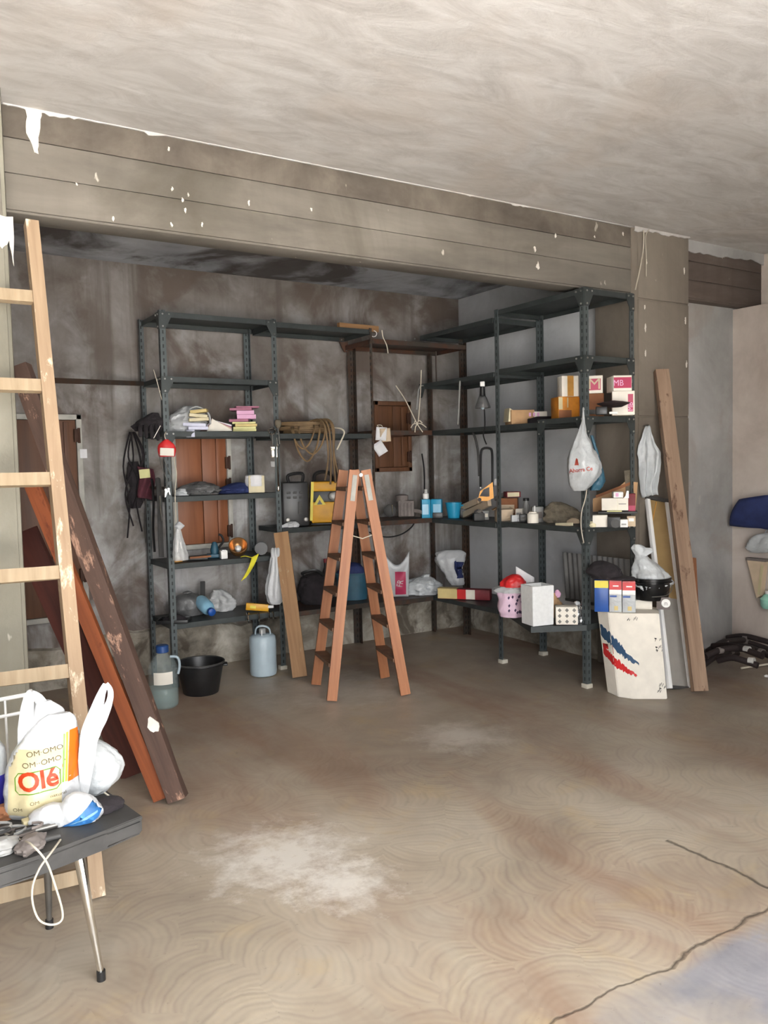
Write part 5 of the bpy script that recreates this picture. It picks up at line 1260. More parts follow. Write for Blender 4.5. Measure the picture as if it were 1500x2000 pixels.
p, rz, wd, h = spot(1211, 1012, 1226, 1027, X=3.98, z=zs)
t = thing('white_box', 'small low white carton right of the black one', 'box', p, rz); mb = MB(); mb.box((0, 0, h / 2), (wd, .08, h), bevel=.002); mb.build('carton', MAT['white'], t); panel(t, -wd * .3, wd * .3, h * .3, h * .5, -.041, 'grey', 'label')
p, rz, wd, h = spot(1225, 1006, 1241, 1026, X=4.06, z=zs)
t = thing('white_box', 'taller pinkish white carton at the right end of the near shelf', 'box', p, rz); mb = MB(); mb.box((0, 0, h / 2), (wd, .08, h), bevel=.002); mb.build('carton', MAT['beige'], t); panel(t, -wd * .3, wd * .3, h * .5, h * .8, -.041, 'white', 'label')
zl = zs + .078
t = thing('flat_tray', 'flat dark board carrying the upper cartons on the near right shelf', 'board', P(1200, 1002, X=4.0), facing(P(1200, 1002, X=4.0))); t.location.z = zl
mb = MB(); mb.box((.02, .02, .008), (.24, .13, .014), bevel=.003); mb.build('board', MAT['charcoal'], t); q = MB(); q.box((.0, -.05, .018), (.09, .02, .006)); note(q.build('lime_edge', MAT['buff'], t), 'pale yellow strip')
p, rz, wd, h = spot(1176, 977, 1226, 1001, X=3.99, z=zl + .022)
t = thing('white_box', 'long white carton with grey print on the dark board', 'box', p, rz); mb = MB(); mb.box((0, .02, h / 2), (wd, .09, h), bevel=.003); mb.build('carton', MAT['white_card'], t)
panel(t, wd * .1, wd * .104, .004, h - .004, -.0262, 'buff', 'fold_line'); panel(t, wd * .14, wd * .42, h * .5, h * .56, -.0262, 'grey_print', 'printed_line')
p2, rz, w2, h2 = spot(1198, 965, 1217, 977, X=4.0, z=zl + .022 + h + .001)
t = thing('white_box', 'small white carton on top of the long one with grey print', 'box', p2, rz + .2); mb = MB(); mb.box((0, .02, h2 / 2), (w2, .06, h2), bevel=.006); mb.build('carton', MAT['white'], t); panel(t, -w2 * .3, 0, h2 * .2, h2 * .8, -.011, 'pink', 'label')
p2, rz, w2, h2 = spot(1219, 966, 1227, 977, X=4.0, z=zl + .022 + h + .001)
t = thing('paper_fold', 'folded white leaflet standing on the right of the long white carton', 'leaflet', p2, rz); mb = MB(); mb.prism([(-.016, 0), (.016, 0), (.016, .045), (.004, .045), (-.004, .014)], -.01, .012); mb.build('leaflet', MAT['white'], t)
p2, rz, w2, h2 = spot(1227, 966, 1241, 1004, X=4.10, z=zl)
t = thing('dark_red_box', 'dark red carton at the right end above the pinkish one', 'box', p2, rz); mb = MB(); mb.box((0, .02, h2 / 2), (w2, .1, h2), bevel=.003); mb.build('carton', MAT['darkred'], t); panel(t, -w2 * .45, w2 * .45, .015, h2 * .4, -.031, 'pinkred', 'label')
p2, rz, w2, h2 = spot(1166, 968, 1242, 1002, X=4.16, z=zl + .0)
t = thing('cardboard_sheet', 'torn brown cardboard sheet propped at the back of the near shelf', 'cardboard', p2, rz)
mb = MB(); mb.prism([(-.15, 0), (.12, 0), (.135, .19), (.06, .2), (.0, .15), (-.1, .11), (-.15, .085)], -.004, .004); mb.build('sheet', MAT['card'], t)
q = MB(); q.beam((-.13, -.01, .10), (.09, -.01, .185), .018, .01, (0, 0, 1)); q.build('torn_edge', MAT['card_brown'], t)
q = MB(); q.beam((.09, .0, .04), (.075, .0, .27), .05, .012, (1, 0, 0)); q.build('upright_strip', MAT['olive'], t)

# hanging shop bag at the near right post
pb = P(1140, 806, X=3.74); pb.y = 3.60
t = thing('shopping_bag', 'white carrier bag with red lettering hanging on the near right shelf post', 'bag', P(1139, 812, Y=3.585), facing(P(1139, 812, Y=3.585)))
k_ = dist(P(1139, 880, Y=3.585)) / F
Z_ = lambda py: (812 - py) * k_
Xc = lambda px: (px - 1139) * k_
mb = MB(); mb.blob([(Z_(958), .035, .03, Xc(1130)), (Z_(945), .07, .06, Xc(1134)), (Z_(920), .098, .085, Xc(1140)), (Z_(895), .09, .08, Xc(1138)), (Z_(870), .06, .055, Xc(1136)), (Z_(848), .032, .03, Xc(1136)), (Z_(825), .012, .014, Xc(1139)), (Z_(806), .007, .008, 0)], 38, 34, .07, 7, .07, 12, 4)
o = mb.build('bag_body', MAT['grey_bag'], t); tr = bvh(o)
press(text('Ahorra Ce', .034, MAT['fadedred'], t, (Xc(1134), 0, Z_(917)), sx=.92, bold=.02, spin=.1), tr, .003)
q = MB(); q.prism([(Xc(1122), Z_(908)), (Xc(1130), Z_(908)), (Xc(1128), Z_(896)), (Xc(1125), Z_(894))], -.001, .001); press(q.build('print_mark', MAT['fadedred'], t), tr, .002)
q = MB(); q.tube(smooth_pts([(Xc(1133), -.03, Z_(860)), (Xc(1138), -.02, Z_(830)), (0, -.005, Z_(800)), (.004, .02, Z_(800))]), .008, 8, flat=.6); q.build('handle', MAT['white_bag'], t)
q = MB(); q.tube(smooth_pts([(Xc(1146), -.02, Z_(862)), (Xc(1141), -.02, Z_(830)), (0.002, -.005, Z_(803))]), .008, 8, flat=.6); q.build('handle', MAT['white_bag'], t)
q = MB(); q.blob([(Z_(958), .03, .03, Xc(1160)), (Z_(945), .04, .035, Xc(1166)), (Z_(932), .03, .03, Xc(1170)), (Z_(900), .012, .014, Xc(1168)), (Z_(850), .01, .01, Xc(1155))], 20, 16, .1, 4, .15, 14, 6); note(q.build('blue_bag', MAT['teal'], t, (0, .05, 0)), 'blue bag tucked behind')
wire('cord', 'thin white cord hanging from the carrier bag down the shelf post', 'cord', [P(1146, 955, Y=3.60), P(1143, 975, Y=3.61), P(1136, 1000, Y=3.61), P(1135, 1030, Y=3.61), P(1140, 1060, Y=3.61)], .0035, 'cord')

# lowest right shelf
zs = .388
p, rz, wd, h = spot(856, 1162, 960, 1190, X=3.88, z=zs)
t = thing('carton_tube', 'long box striped yellow, red and white on the lowest far shelf', 'box', p, rz - .25)
mb = MB(); mb.box((0, 0, h * .36), (wd, .08, h * .72), bevel=.004); mb.build('carton', MAT['darkred'], t)
panel(t, -wd * .495, -wd * .12, .004, h * .70, -.041, 'manila'); panel(t, -wd * .12, .02, .004, h * .70, -.0412, 'red'); panel(t, .02, wd * .22, .004, h * .70, -.0414, 'white_card')
q = MB(); q.box((-wd * .32, 0, h * .725), (wd * .37, .078, .004)); q.build('top_panel', MAT['manila'], t)
t = thing('foil_sack', 'white and navy sack slumped over the striped box on the lowest far shelf', 'sack', *spot(850, 1095, 914, 1168, X=4.0, z=zs + .06)[:2])
mb = MB(); mb.blob([(0, .05, .04, .05), (.06, .075, .05, .03), (.14, .09, .06, .0), (.21, .12, .06, -.01), (.26, .115, .045, .0), (.285, .07, .02, .01)], 34, 20, .08, 6, .11, 11, 6); o = mb.build('sack_body', MAT['white_bag'], t)
patch(bvh(o), .045, .13, .06, .19, MAT['navy'], t, off=.003, sh=.03)
p, rz, wd, h = spot(975, 1128, 1022, 1206, X=3.72, z=.411)
p = P(1000, 1203, Z=.412)
t = thing('pink_bag', 'pink-lilac patterned bag with red cloth on the lowest right shelf', 'bag', p, facing(p))
mb = MB(); mb.blob([(0, .08, .07), (.05, .092, .08), (.12, .09, .075), (.17, .10, .08), (.19, .09, .07)], 34, 16, .04, 9, .06, 12, 4); o = mb.build('bag_body', MAT['lilac'], t); tr = bvh(o)
q = MB(); q.blob([(.165, .11, .09), (.185, .115, .09), (.20, .085, .07)], 30, 6, .08, 8, .1, 14, 2); q.build('bag_rim', MAT['white_bag'], t)
q = MB(); q.blob([(.17, .075, .06, .01), (.22, .08, .06, .01), (.26, .05, .045, .02), (.28, .02, .02, .02)], 26, 12, .1, 5, .16, 14, 3); q.build('red_cloth', MAT['red'], t)
random.seed(5)
for i in range(14):
    x = -.02 + .09 * random.random(); z = .02 + .13 * random.random()
    q = MB(); q.prism([(x - .008, z), (x, z - .012), (x + .008, z + .002), (x + .002, z + .013)], -.001, .001); press(q.build('printed_sprig', MAT['floral'], t), tr, .0015)
q = MB(); q.grid(lambda u, v: V((.03 + .12 * u, .03 + .02 * u, .20 + .13 * v * (1 - .75 * u) + .02 * u)), 5, 5); note(q.build('paper_peak', MAT['paper_white'], t, solid=.002), 'white pointed paper sticking out')
p = P(1050, 1218, Z=.412); d_ = dist(p)
t = thing('foam_box', 'tall white open foam box on the lowest right shelf', 'box', p, facing(p) + .55)
def open_box(t, w_, d_, h, th, m, taper=0.0, name='carton'):
    mb = MB(); bm = mb.bm
    def ring(hw, hd, z): return [bm.verts.new(q) for q in ((-hw, -hd, z), (hw, -hd, z), (hw, hd, z), (-hw, hd, z))]
    a = ring(w_ / 2 * (1 - taper), d_ / 2 * (1 - taper), 0); b = ring(w_ / 2, d_ / 2, h); c = ring(w_ / 2 - th, d_ / 2 - th, h); e = ring(w_ / 2 * (1 - taper) - th, d_ / 2 * (1 - taper) - th, th)
    bm.faces.new(a[::-1]); bm.faces.new(e)
    for A, B in ((a, b), (b, c), (c, e)):
        for k in range(4): bm.faces.new((A[k], A[(k + 1) % 4], B[(k + 1) % 4], B[k]))
    bmesh.ops.bevel(bm, geom=[x for x in bm.edges], offset=.0025, segments=2, affect='EDGES')
    return mb.build(name, MAT[m], t, smooth=30)
open_box(t, .155, .145, .25, .016, 'foam', .04, 'foam_body'); q = MB(); q.box((0, 0, .03), (.12, .10, .03)); q.build('contents', MAT['grey'], t)
p = P(1107, 1220, Z=.412)
t = thing('floral_box', 'white box with grey diamond print on the lowest right shelf', 'box', p, facing(p) + .1)
mb = MB(); mb.box((0, .03, .058), (.135, .09, .112), bevel=.003); mb.build('carton', MAT['white_card'], t)
for i in range(3):
    for j in range(3):
        x, z = -.045 + .045 * i, .022 + .036 * j; q = MB(); q.prism([(x - .012, z), (x, z - .013), (x + .012, z), (x, z + .013)], -.0165, -.015); q.build('printed_diamond', MAT['grey_print'], t)
for k, (px, dy, r_) in enumerate(((1134, .03, .033), (1156, .07, .028), (1080, .09, .03))):
    p = P(px, 1216, Z=.412); p.y += dy
    t = thing('foil_parcel', ('crumpled foil parcel right of the diamond-printed box', 'small crumpled foil parcel behind the near right post', 'crumpled grey parcel left of the diamond-printed box')[k], 'parcel', p, facing(p))
    mb = MB(); mb.blob([(0, r_, r_), (.05, r_ * 1.2, r_ * 1.1), (.09, r_, r_ * .8), (.115, r_ * .3, r_ * .3)], 20, 12, .14, 5, .25, 22, k + 2); mb.build('parcel', MAT['foil' if k < 2 else 'grey_bag'], t)
    q = MB(); q.blob([(.1, r_ * .4, r_ * .4), (.125, r_ * .5, r_ * .4), (.135, .004, .004)], 12, 6, .2, 4, .2, 30); q.build('twisted_end', MAT['white_bag'], t)
p = P(1092, 1212, Z=.412); p += V((.06, .12, 0))
t = thing('toy_heap', 'small brown and pink trinket behind the diamond-printed box', 'trinket', p, facing(p)); mb = MB(); mb.blob([(0, .05, .04), (.08, .055, .045), (.13, .03, .03), (.16, .02, .02)], 18, 12, .2, 4, .3, 18, 3); mb.build('trinket_body', MAT['card'], t); q = MB(); q.blob([(.13, .015, .015), (.155, .022, .02), (.18, .006, .006)], 12, 8, .1, 3, .1); q.build('trinket_head', MAT['pink'], t, (.03, 0, 0))

# corrugated panel standing behind the near unit
a = P(1150, 1135, X=4.33); 
t = thing('corrugated_panel', 'grey ribbed panel propped behind the near right shelf unit', 'panel', (4.29, 3.85, .412), 0)
mb = MB(); N = 26
mb.grid(lambda u, v: V((.015 * math.sin(u * N * math.pi) * .4 + .03 - .03 * v, -.12 + .62 * u, .36 * v)), N * 4, 2); mb.build('ribbed_sheet', MAT['corrug'], t, solid=.003)
q = MB(); q.box((.03, .19, .0 + .01), (.02, .62, .02)); q.build('bottom_rail', MAT['charcoal'], t)
# ------------------------------------------------------------------ right floor group
# white octagonal carton with brush stripes, leaning a little to the left
p = P(1244, 1366, Z=0); d_ = dist(p); k_ = d_ / F
fz_ = facing(p)
t = thing('white_carton', 'tall white eight-sided carton with blue and red brush stripes on the floor', 'carton', p + V((math.sin(-fz_) * .15, math.cos(fz_) * .15, 0)), fz_)
Wc, Hc, sk = 113 * k_, 168 * k_, -17 * k_
hw, hd = Wc / 2, .15
octg = [(-hw, -.03), (-hw * .62, -hd * .82), (-hw * .12, -hd), (hw, -hd * .72), (hw, hd * .7), (hw * .5, hd), (-hw * .5, hd), (-hw, hd * .5)]
mb = MB(); bm = mb.bm
lo = [bm.verts.new((x, y, 0)) for x, y in octg]; hi = [bm.verts.new((x * 1.04 + sk, y, Hc)) for x, y in octg]
bm.faces.new(lo[::-1]); bm.faces.new(hi)
for i in range(8): bm.faces.new((lo[i], lo[(i + 1) % 8], hi[(i + 1) % 8], hi[i]))
bmesh.ops.bevel(bm, geom=bm.edges[:], offset=.004, segments=2, affect='EDGES')
body = mb.build('carton_body', MAT['white_card'], t, smooth=30); tr = bvh(body)
Zp = lambda py: (1371 - py) * k_
Xp = lambda px: (px - 1246) * k_
def stripe(name, pts, wd_, m, seed, rag=12):
    q = MB(); up_, dn_ = [], []
    n = 40; pts = [V((Xp(a), 0, Zp(b))) for a, b in pts]
    for i in range(n + 1):
        f = i / n * (len(pts) - 1); a = min(int(f), len(pts) - 2); c = pts[a].lerp(pts[a + 1], f - a)
        g = i / n; tail = max(0, (g - .55) / .45); h = wd_ * (1 - .25 * g) * (1 - .75 * tail)
        up_.append(q.bm.verts.new(c + V((.002 * random.uniform(-1, 1), 0, h * (.5 + .16 * random.uniform(-1, 1) * (1 + rag * .1 * tail)) )))); dn_.append(q.bm.verts.new(c - V((0, 0, h * (.5 + .16 * random.uniform(-1, 1) * (1 + rag * .1 * tail))))))
    for i in range(n): q.bm.faces.new((dn_[i], dn_[i + 1], up_[i + 1], up_[i]))
    o = q.build(name, MAT[m], t, smooth=0, nrm=False); return press(o, tr, .0015, cuts=False)
random.seed(3)
stripe('brush_stripe', [(1174, 1243), (1195, 1254), (1215, 1274), (1228, 1286), (1250, 1302)], .070, 'steel_blue', 1)
stripe('brush_stripe', [(1176, 1275), (1192, 1291), (1210, 1304), (1225, 1314), (1247, 1324)], .060, 'red', 2)
for k in range(12):                                   # dry-brush ends of the stripes
    x, y = random.uniform(1222, 1246), random.uniform(-4, 5)
    for (yy, m) in ((1283 + (x - 1222) * .8 + y, 'steel_blue'), (1311 + (x - 1222) * .55 + y, 'red')):
        if k % 2 == (m == 'red'): continue
        q = MB(); a, b = Xp(x), Zp(yy); L = random.uniform(.008, .02)
        q.prism([(a, b), (a + L, b - L * .8), (a + L * .9, b - L), (a - .002, b - .004)], -.001, .001); press(q.build('brush_fleck', MAT[m], t), tr, .0012)
for (x, y, s_) in ((1240, 1216, 1), (1228, 1217, .7), (1288, 1256, .9), (1286, 1272, 1.1), (1292, 1277, .8), (1287, 1346, 1.1), (1284, 1358, .9), (1296, 1350, .8)):
    for k in range(3):
        q = MB(); a, b = Xp(x) + .008 * k * s_, Zp(y) + .006 * (k % 2); L = .018 * s_
        q.prism([(a, b), (a + .003, b), (a + .003 + L * .35, b + L), (a + L * .35 - .001, b + L * .9)], -.001, .001); press(q.build('scribble', MAT['black'], t), tr, .0012)
# raised lid at the back right of the carton
q = MB(); q.box((.05 + sk, .08, Hc + .028), (.19, .12, .055), bevel=.004); q.build('carton_lid', MAT['white_card'], t)
base = t.location.copy(); M4 = Matrix.Translation(base) @ Matrix.Rotation(fz_, 4, 'Z')
def onto(x, y, z): return M4 @ V((x, y, z))
# stacked packets on the carton
pk = []
def packet(name, label, px0, px1, py0, py1, y, turn, main, group=None):
    x0, x1, z1 = Xp(px0) , Xp(px1), (py1 - py0) * k_
    w_ = x1 - x0; t2 = thing(name, label, 'packet', onto((x0 + x1) / 2, y, Hc + .0015), fz_ + turn)
    mb = MB(); mb.box((0, 0, z1 / 2), (w_, .07, z1), bevel=.004); mb.build('carton', MAT[main], t2)
    return t2, w_, z1
t2, w_, h_ = packet('detergent_box', 'blue packet with yellow top standing on the white carton', 1166, 1193, 1147, 1210, -.085, .05, 'blue')
panel(t2, -w_ / 2 + .001, w_ / 2 - .001, h_ * .76, h_ - .002, -.0355, 'lemon')
q = MB(); q.box((-w_ / 2 - .0006, 0, h_ / 2), (.0012, .068, h_ * .98)); q.build('side_panel', MAT['steel_blue'], t2)
for k, (a, b, lab) in enumerate(((1194, 1218, 'red, white and grey packet next to the blue one on the white carton'), (1219, 1244, 'right-hand red, white and grey packet on the white carton'))):
    t2, w_, h_ = packet('grey_packet', lab, a, b, 1148 + k, 1210, -.08, .04, 'grey_bag', 'red and grey packets on the white carton')
    panel(t2, -w_ / 2 + .001, w_ / 2 - .001, h_ * .72, h_ - .002, -.0355, 'red'); panel(t2, -w_ / 2 + .001, w_ / 2 - .001, h_ * .58, h_ * .72, -.0355, 'white')
    panel(t2, -w_ / 2 + .004, w_ * .1, h_ * .48, h_ * .54, -.0358, 'blue', 'print_mark'); text('ariel', w_ * .26, MAT['white'], t2, (0, -.037, h_ * .85)) if 0 else panel(t2, -w_ * .2, w_ * .25, h_ * .82, h_ * .86, -.0358, 'white', 'print_mark')
    panel(t2, -w_ * .1, w_ * .2, .012, h_ * .2, -.0358, 'manila', 'print_mark')
    q = MB(); q.box((0, 0, h_ + .001), (w_ * .96, .066, .003)); q.build('top_panel', MAT['red'], t2)
zt = Hc + 63 * k_ + .002
t2 = thing('cloth_heap', 'dark crumpled cloth lying on top of the packets', 'cloth', onto(Xp(1188), -.06, zt), fz_)
mb = MB(); mb.blob([(.004, .095, .07, .01), (.04, .10, .07, -.01), (.08, .075, .055, -.02), (.105, .04, .03, -.03), (.112, .01, .01, -.03)], 28, 14, .06, 4, .12, 12, 4); mb.build('cloth', MAT['black_cloth'], t2)
mb = MB(); mb.lathe([(.01, .012), (.09, .004), (.10, 0), (.09, .012), (.01, .02)], 26, (.08, -.02, .004), sy=.75); mb.build('cloth_fold', MAT['black_cloth'], t2)
t2 = thing('bucket', 'glossy black bucket standing on the white carton lid', 'bucket', onto(Xp(1275), .08, Hc + .057), fz_)
Rb = 36 * k_ * 1.04
mb = MB(); mb.lathe([(Rb * .84, 0), (Rb * .87, .004), (Rb * .97, .105), (Rb * 1.02, .107), (Rb * 1.03, .135), (Rb * .97, .137), (Rb * .94, .12), (Rb * .82, .01), (.002, .008)], 36, cap=False); mb.build('bucket_body', MAT['black_gloss'], t2)
q = MB(); q.tube(arc((0, 0, .112), Rb * 1.05, 0, 2 * math.pi, 36, 'xy')[:-1], .004, 6, closed=True); q.build('rim', MAT['black_gloss'], t2)
q = MB(); q.tube(smooth_pts([(Rb * 1.04, 0, .11), (Rb * 1.0, -.03, .06), (Rb * .7, -Rb * .7, .035), (.0, -Rb * 1.0, .03)]), .003); q.build('bail', MAT['steel_grey'], t2)
t2 = thing('clear_bag', 'whitish translucent bag bulging out of the black bucket', 'bag', onto(Xp(1275), .08, Hc + .085), fz_)
mb = MB(); mb.blob([(.0, Rb * .7, Rb * .7), (.055, Rb * .9, Rb * .88), (.075, Rb * 1.0, Rb * .8), (.15, Rb * .75, Rb * .6, -.02), (.215, Rb * .42, Rb * .4, -.05), (.245, Rb * .30, Rb * .2, -.062), (.285, Rb * .36, Rb * .2, -.075), (.31, .02, .015, -.085)], 40, 32, .09, 6, .12, 11, 4); mb.build('bag_body', MAT['grey_bag'], t2)
q = MB(); q.blob([(.235, .02, .02, -.055), (.27, .05, .02, -.035), (.29, .02, .012, -.02)], 18, 8, .2, 4, .25, 16, 3); q.build('bag_neck', MAT['grey_bag'], t2)
t2 = thing('sticker_card', 'small grey and white printed card on the carton lid edge', 'card', onto(Xp(1297), .0, Hc + .014), fz_)
mb = MB(); mb.box((0, 0, .03), (26 * k_, .012, .075), bevel=.002); mb.build('card', MAT['dust'], t2)
q = MB(); q.lathe([(.026, 0), (.026, .002)], 18, (.014, -.0065, .032), rot=Matrix.Rotation(math.pi / 2, 4, 'X')); q.build('printed_disc', MAT['label'], t2)
text('n', .04, MAT['grey_print'], t2, (.014, -.0092, .032))
# aluminium framed panel leaning on the pillar
A = P(1308, 1345, Z=.01); B = P(1345, 1338, Z=.01); Cq = P(1297, 972, Y=YBEAM - .05); D = P(1266, 971, Y=YBEAM - .05)
t = thing('framed_panel', 'narrow aluminium-framed panel, bronze above grey, leaning on the right pillar', 'panel', A)
up_ = ((D - A) + (Cq - B)) / 2; Lp = up_.length; up_.normalize(); acr = (B - A); Wp = acr.length * .98
acr = (acr - up_ * acr.dot(up_)).normalized(); nrm_ = acr.cross(up_)
t.matrix_basis = Matrix((acr, -nrm_, up_)).transposed().to_4x4(); t.location = A; t.matrix_basis = Matrix.Translation(A) @ Matrix((acr, up_.cross(acr), up_)).transposed().to_4x4()
def bar(x0, x1, z0, z1, y0, y1, m, name, parent=t, bevel=.002):
    mb = MB(); mb.box(((x0 + x1) / 2, (y0 + y1) / 2, (z0 + z1) / 2), (x1 - x0, y1 - y0, z1 - z0), bevel=bevel); return mb.build(name, MAT[m], parent)
bar(-.012, .012, 0, Lp, -.015, .015, 'alu', 'frame_stile'); bar(Wp - .012, Wp + .012, 0, Lp, -.015, .015, 'alu', 'frame_stile')
bar(-.012, Wp + .012, Lp - .012, Lp + .014, -.017, .017, 'charcoal', 'frame_rail'); bar(-.01, Wp + .01, .0, .02, -.013, .013, 'charcoal', 'frame_rail')
bar(.012, Wp - .012, Lp * .46, Lp - .012, -.004, .004, 'bronze_glass', 'upper_pane', bevel=0); bar(.012, Wp - .012, .02, Lp * .46, -.004, .004, 'grey_panel', 'lower_pane', bevel=0)
q = MB(); q.beam((.012, -.006, Lp * .86), (.07, -.006, Lp * .985), .006, .004, (1, 0, 0)); q.build('reflection_line', MAT['gold'], t)  # diagonal reflection on the upper pane, drawn as a thin bar
# grey bag on a nail in the pillar
pn = P(1264, 832, Y=YBEAM - .07)
t = thing('grey_plastic_bag', 'empty grey plastic bag hanging from a nail on the right pillar', 'bag', pn, facing(pn) * .3)
k2 = dist(pn) / F
q = MB(); q.tube([(0, .055, .0), (0, -.02, .005)], .004); q.build('nail', MAT['steel_grey'], t)
mb = MB()
def bagf(u, v):
    zz = -137 * k2 * v
    half = (.012 + .075 * min(1, v / .38)) * (1 - .38 * max(0, (v - .38) / .62))
    lx = -half * 1.0 if True else 0
    x = (u - .5) * 2 * half + .012 * v + .008 * math.sin(9 * v + 3)
    y = -.012 + .018 * math.sin(u * 15 + 2.5 * v) * (.4 + .6 * v) + .012 * nz((u * 3, v * 6, 1), 1.5, 2)
    return V((x, y, zz + .015 * (u - .5) * v + .01 * nz((u * 4, v, 2), 2, 3)))
mb.grid(bagf, 26, 26); mb.build('bag_body', MAT['grey_bag'], t, solid=.003)
# wiring on the pillar top
wire('wire', 'thin white wire hanging from the ceiling edge down to the right shelf top', 'wire', [P(1257, 450, Y=YBEAM - .05), P(1257, 480, Y=YBEAM - .06), P(1251, 520, Y=YBEAM - .07), P(1241, 566, Y=YBEAM - .10)], .004, 'cord')
wire('wire', 'short thin white wire stub left of the pillar at the ceiling', 'wire', [P(1268, 448, Y=YBEAM - .045), P(1261, 462, Y=YBEAM - .05), P(1262, 500, Y=YBEAM - .05), P(1262, 540, Y=YBEAM - .045)], .003, 'cord')

# pile of dark tubes with silver bands in the rear right corner
random.seed(8)
spec = [((1366, 1290), (1420, 1256)), ((1372, 1300), (1440, 1276)), ((1384, 1272), (1452, 1250)), ((1392, 1262), (1490, 1282)), ((1404, 1252), (1500, 1268)), ((1420, 1246), (1515, 1258)), ((1402, 1290), (1480, 1300)), ((1378, 1282), (1470, 1268)), ((1430, 1262), (1520, 1290))]
wher = ('nearest the rough timber', 'lying lowest at the front left', 'sloping up in the middle', 'crossing the middle from left to right', 'resting along the rear wall', 'topmost against the right wall', 'lowest at the front right', 'in the heart of the heap', 'farthest right in the heap')
for k, (a, b) in enumerate(spec):
    za = .02 + .035 * (k % 4); 
    pa = P(a[0], a[1], Z=za + .02); pb_ = P(b[0], b[1], Z=za + .03)
    for q_ in (pa, pb_):
        q_.x = min(q_.x, 5.56); q_.y = min(q_.y, 3.83)
    t = thing('dark_tube', 'dark tube with a silver band ' + wher[k], 'tube', pa, 0, 'dark tubes heaped in the rear right corner')
    dv2 = pb_ - pa; sgn = V((0, 0, .03))
    mb = MB(); mb.tube(smooth_pts([V((0, 0, 0)), dv2 * .35 + sgn, dv2 * .7 + sgn * .6, dv2]), .021, 10); mb.build('tube', MAT['maroon'], t)
    f_ = (.62, .8, .45, .7, .55, .4, .85, .3, .66)[k]
    c = dv2 * f_ + sgn * .85; e_ = dv2.normalized()
    q = MB(); q.tube([c - e_ * .018, c + e_ * .018], .0225, 12); q.build('silver_band', MAT['label' if k % 3 == 0 else 'dust'], t)
a = P(1448, 1305, Z=.012); b = P(1508, 1296, Z=.012)
wire('stick', 'thin pale stick lying on the floor before the dark tubes', 'stick', [a, a.lerp(b, .5), b], .007, 'string')
p = P(1497, 1322, Z=.004); t = thing('pebble', 'small white chip on the floor at the right edge', 'chip', p); mb = MB(); mb.blob([(0, .012, .012), (.008, .014, .012), (.014, .005, .005)], 10, 6, .1, 3, .2, 40); mb.build('chip', MAT['white'], t)
# things hanging on the right wall
XW = 5.60
p = P(1482, 1000, X=XW); k3 = dist(p) / F
t = thing('blue_cloth', 'navy blue cloth hanging over a rail on the right wall', 'cloth', p, -math.pi / 2)
mb = MB()
mb.grid(lambda u, v: V((-.10 + .60 * u - .07 * v * (1 - u), -.08 - .02 * math.sin(u * 9 + v * 2) - .03 * math.sin(math.pi * v), .09 - (.19 + .06 * math.sin(u * 3)) * v + .04 * min(1, u * 3) )), 20, 10); mb.build('cloth', MAT['navy'], t, solid=.02)
q = MB(); q.box((.2, -.05, .05), (.56, .09, .03), bevel=.004); q.build('rail', MAT['grey'], t)
t = thing('plastic_bag', 'grey plastic bag hanging under the blue cloth on the right wall', 'bag', P(1487, 1048, X=XW - .06), -math.pi / 2)
mb = MB(); mb.blob([(-.12, .05, .03, -.03), (-.09, .11, .045, .0), (-.03, .13, .05, .05), (.01, .12, .04, .08), (.03, .06, .02, .1)], 30, 18, .1, 6, .16, 12, 2); mb.build('bag_body', MAT['grey_bag'], t)
q = MB(); q.tube(smooth_pts([(.02, 0, 0), (.04, .01, .05), (.09, .01, .05), (.1, 0, 0)]), .008, 6, flat=.5); q.build('handle', MAT['grey_bag'], t)
pd = P(1480, 1128, X=XW - .03)
t = thing('wall_holder', 'tapering beige holder fixed to the right wall below the bag', 'holder', pd, -math.pi / 2)
mb = MB(); mb.prism([(-.07, .13), (.07, .13), (.04, -.13), (.01, -.15)], -.03, .02); mb.build('holder_body', MAT['beige'], t)
q = MB(); q.beam((.06, -.035, .1), (.03, -.035, -.12), .018, .01, (1, 0, 0)); q.build('pale_edge', MAT['cream'], t); q = MB(); q.box((0, -.005, .135), (.16, .055, .02), bevel=.003); q.build('top_bar', MAT['dust'], t)
t = thing('mint_bottle', 'mint green plastic bottle on the right wall at the frame edge', 'bottle', P(1500, 1178, X=XW - .05), -math.pi / 2)
mb = MB(); mb.lathe([(.035, -.04), (.05, -.02), (.055, .03), (.03, .06), (.018, .07)], 18); mb.build('bottle_body', MAT['mint'], t); q = MB(); q.lathe([(.02, .068), (.02, .09)], 14); q.build('cap', MAT['white'], t); q = MB(); q.tube([(0, .05, .0), (0, .02, .0)], .01); q.build('hook', MAT['steel_grey'], t)

# ------------------------------------------------------------------ near left stand with its load
ZT = .44
t = thing('side_table', 'low black plastic stand on slim chrome legs at the lower left', 'table', (.3, 2.5, 0))
L0 = t.location
top = [(.635, 2.36), (.56, 2.86), (-.2, 2.72), (-.1, 2.24), (.12, 2.235), (.34, 2.275), (.52, 2.325)]
c0 = V((.3, 2.5))
mb = MB(); mb.prismz([(x - L0.x, y - L0.y) for x, y in top], ZT - .055, ZT - .008)
bmesh.ops.bevel(mb.bm, geom=mb.bm.edges[:], offset=.008, segments=2, affect='EDGES'); mb.build('apron', MAT['charcoal'], t, smooth=30)
mb = MB(); mb.prismz([((x - c0.x) * 1.0 + c0.x - L0.x, (y - c0.y) * 1.0 + c0.y - L0.y) for x, y in top], ZT - .014, ZT)
bmesh.ops.bevel(mb.bm, geom=mb.bm.edges[:], offset=.003, segments=2, affect='EDGES'); mb.build('tabletop', MAT['charcoal'], t, smooth=30)
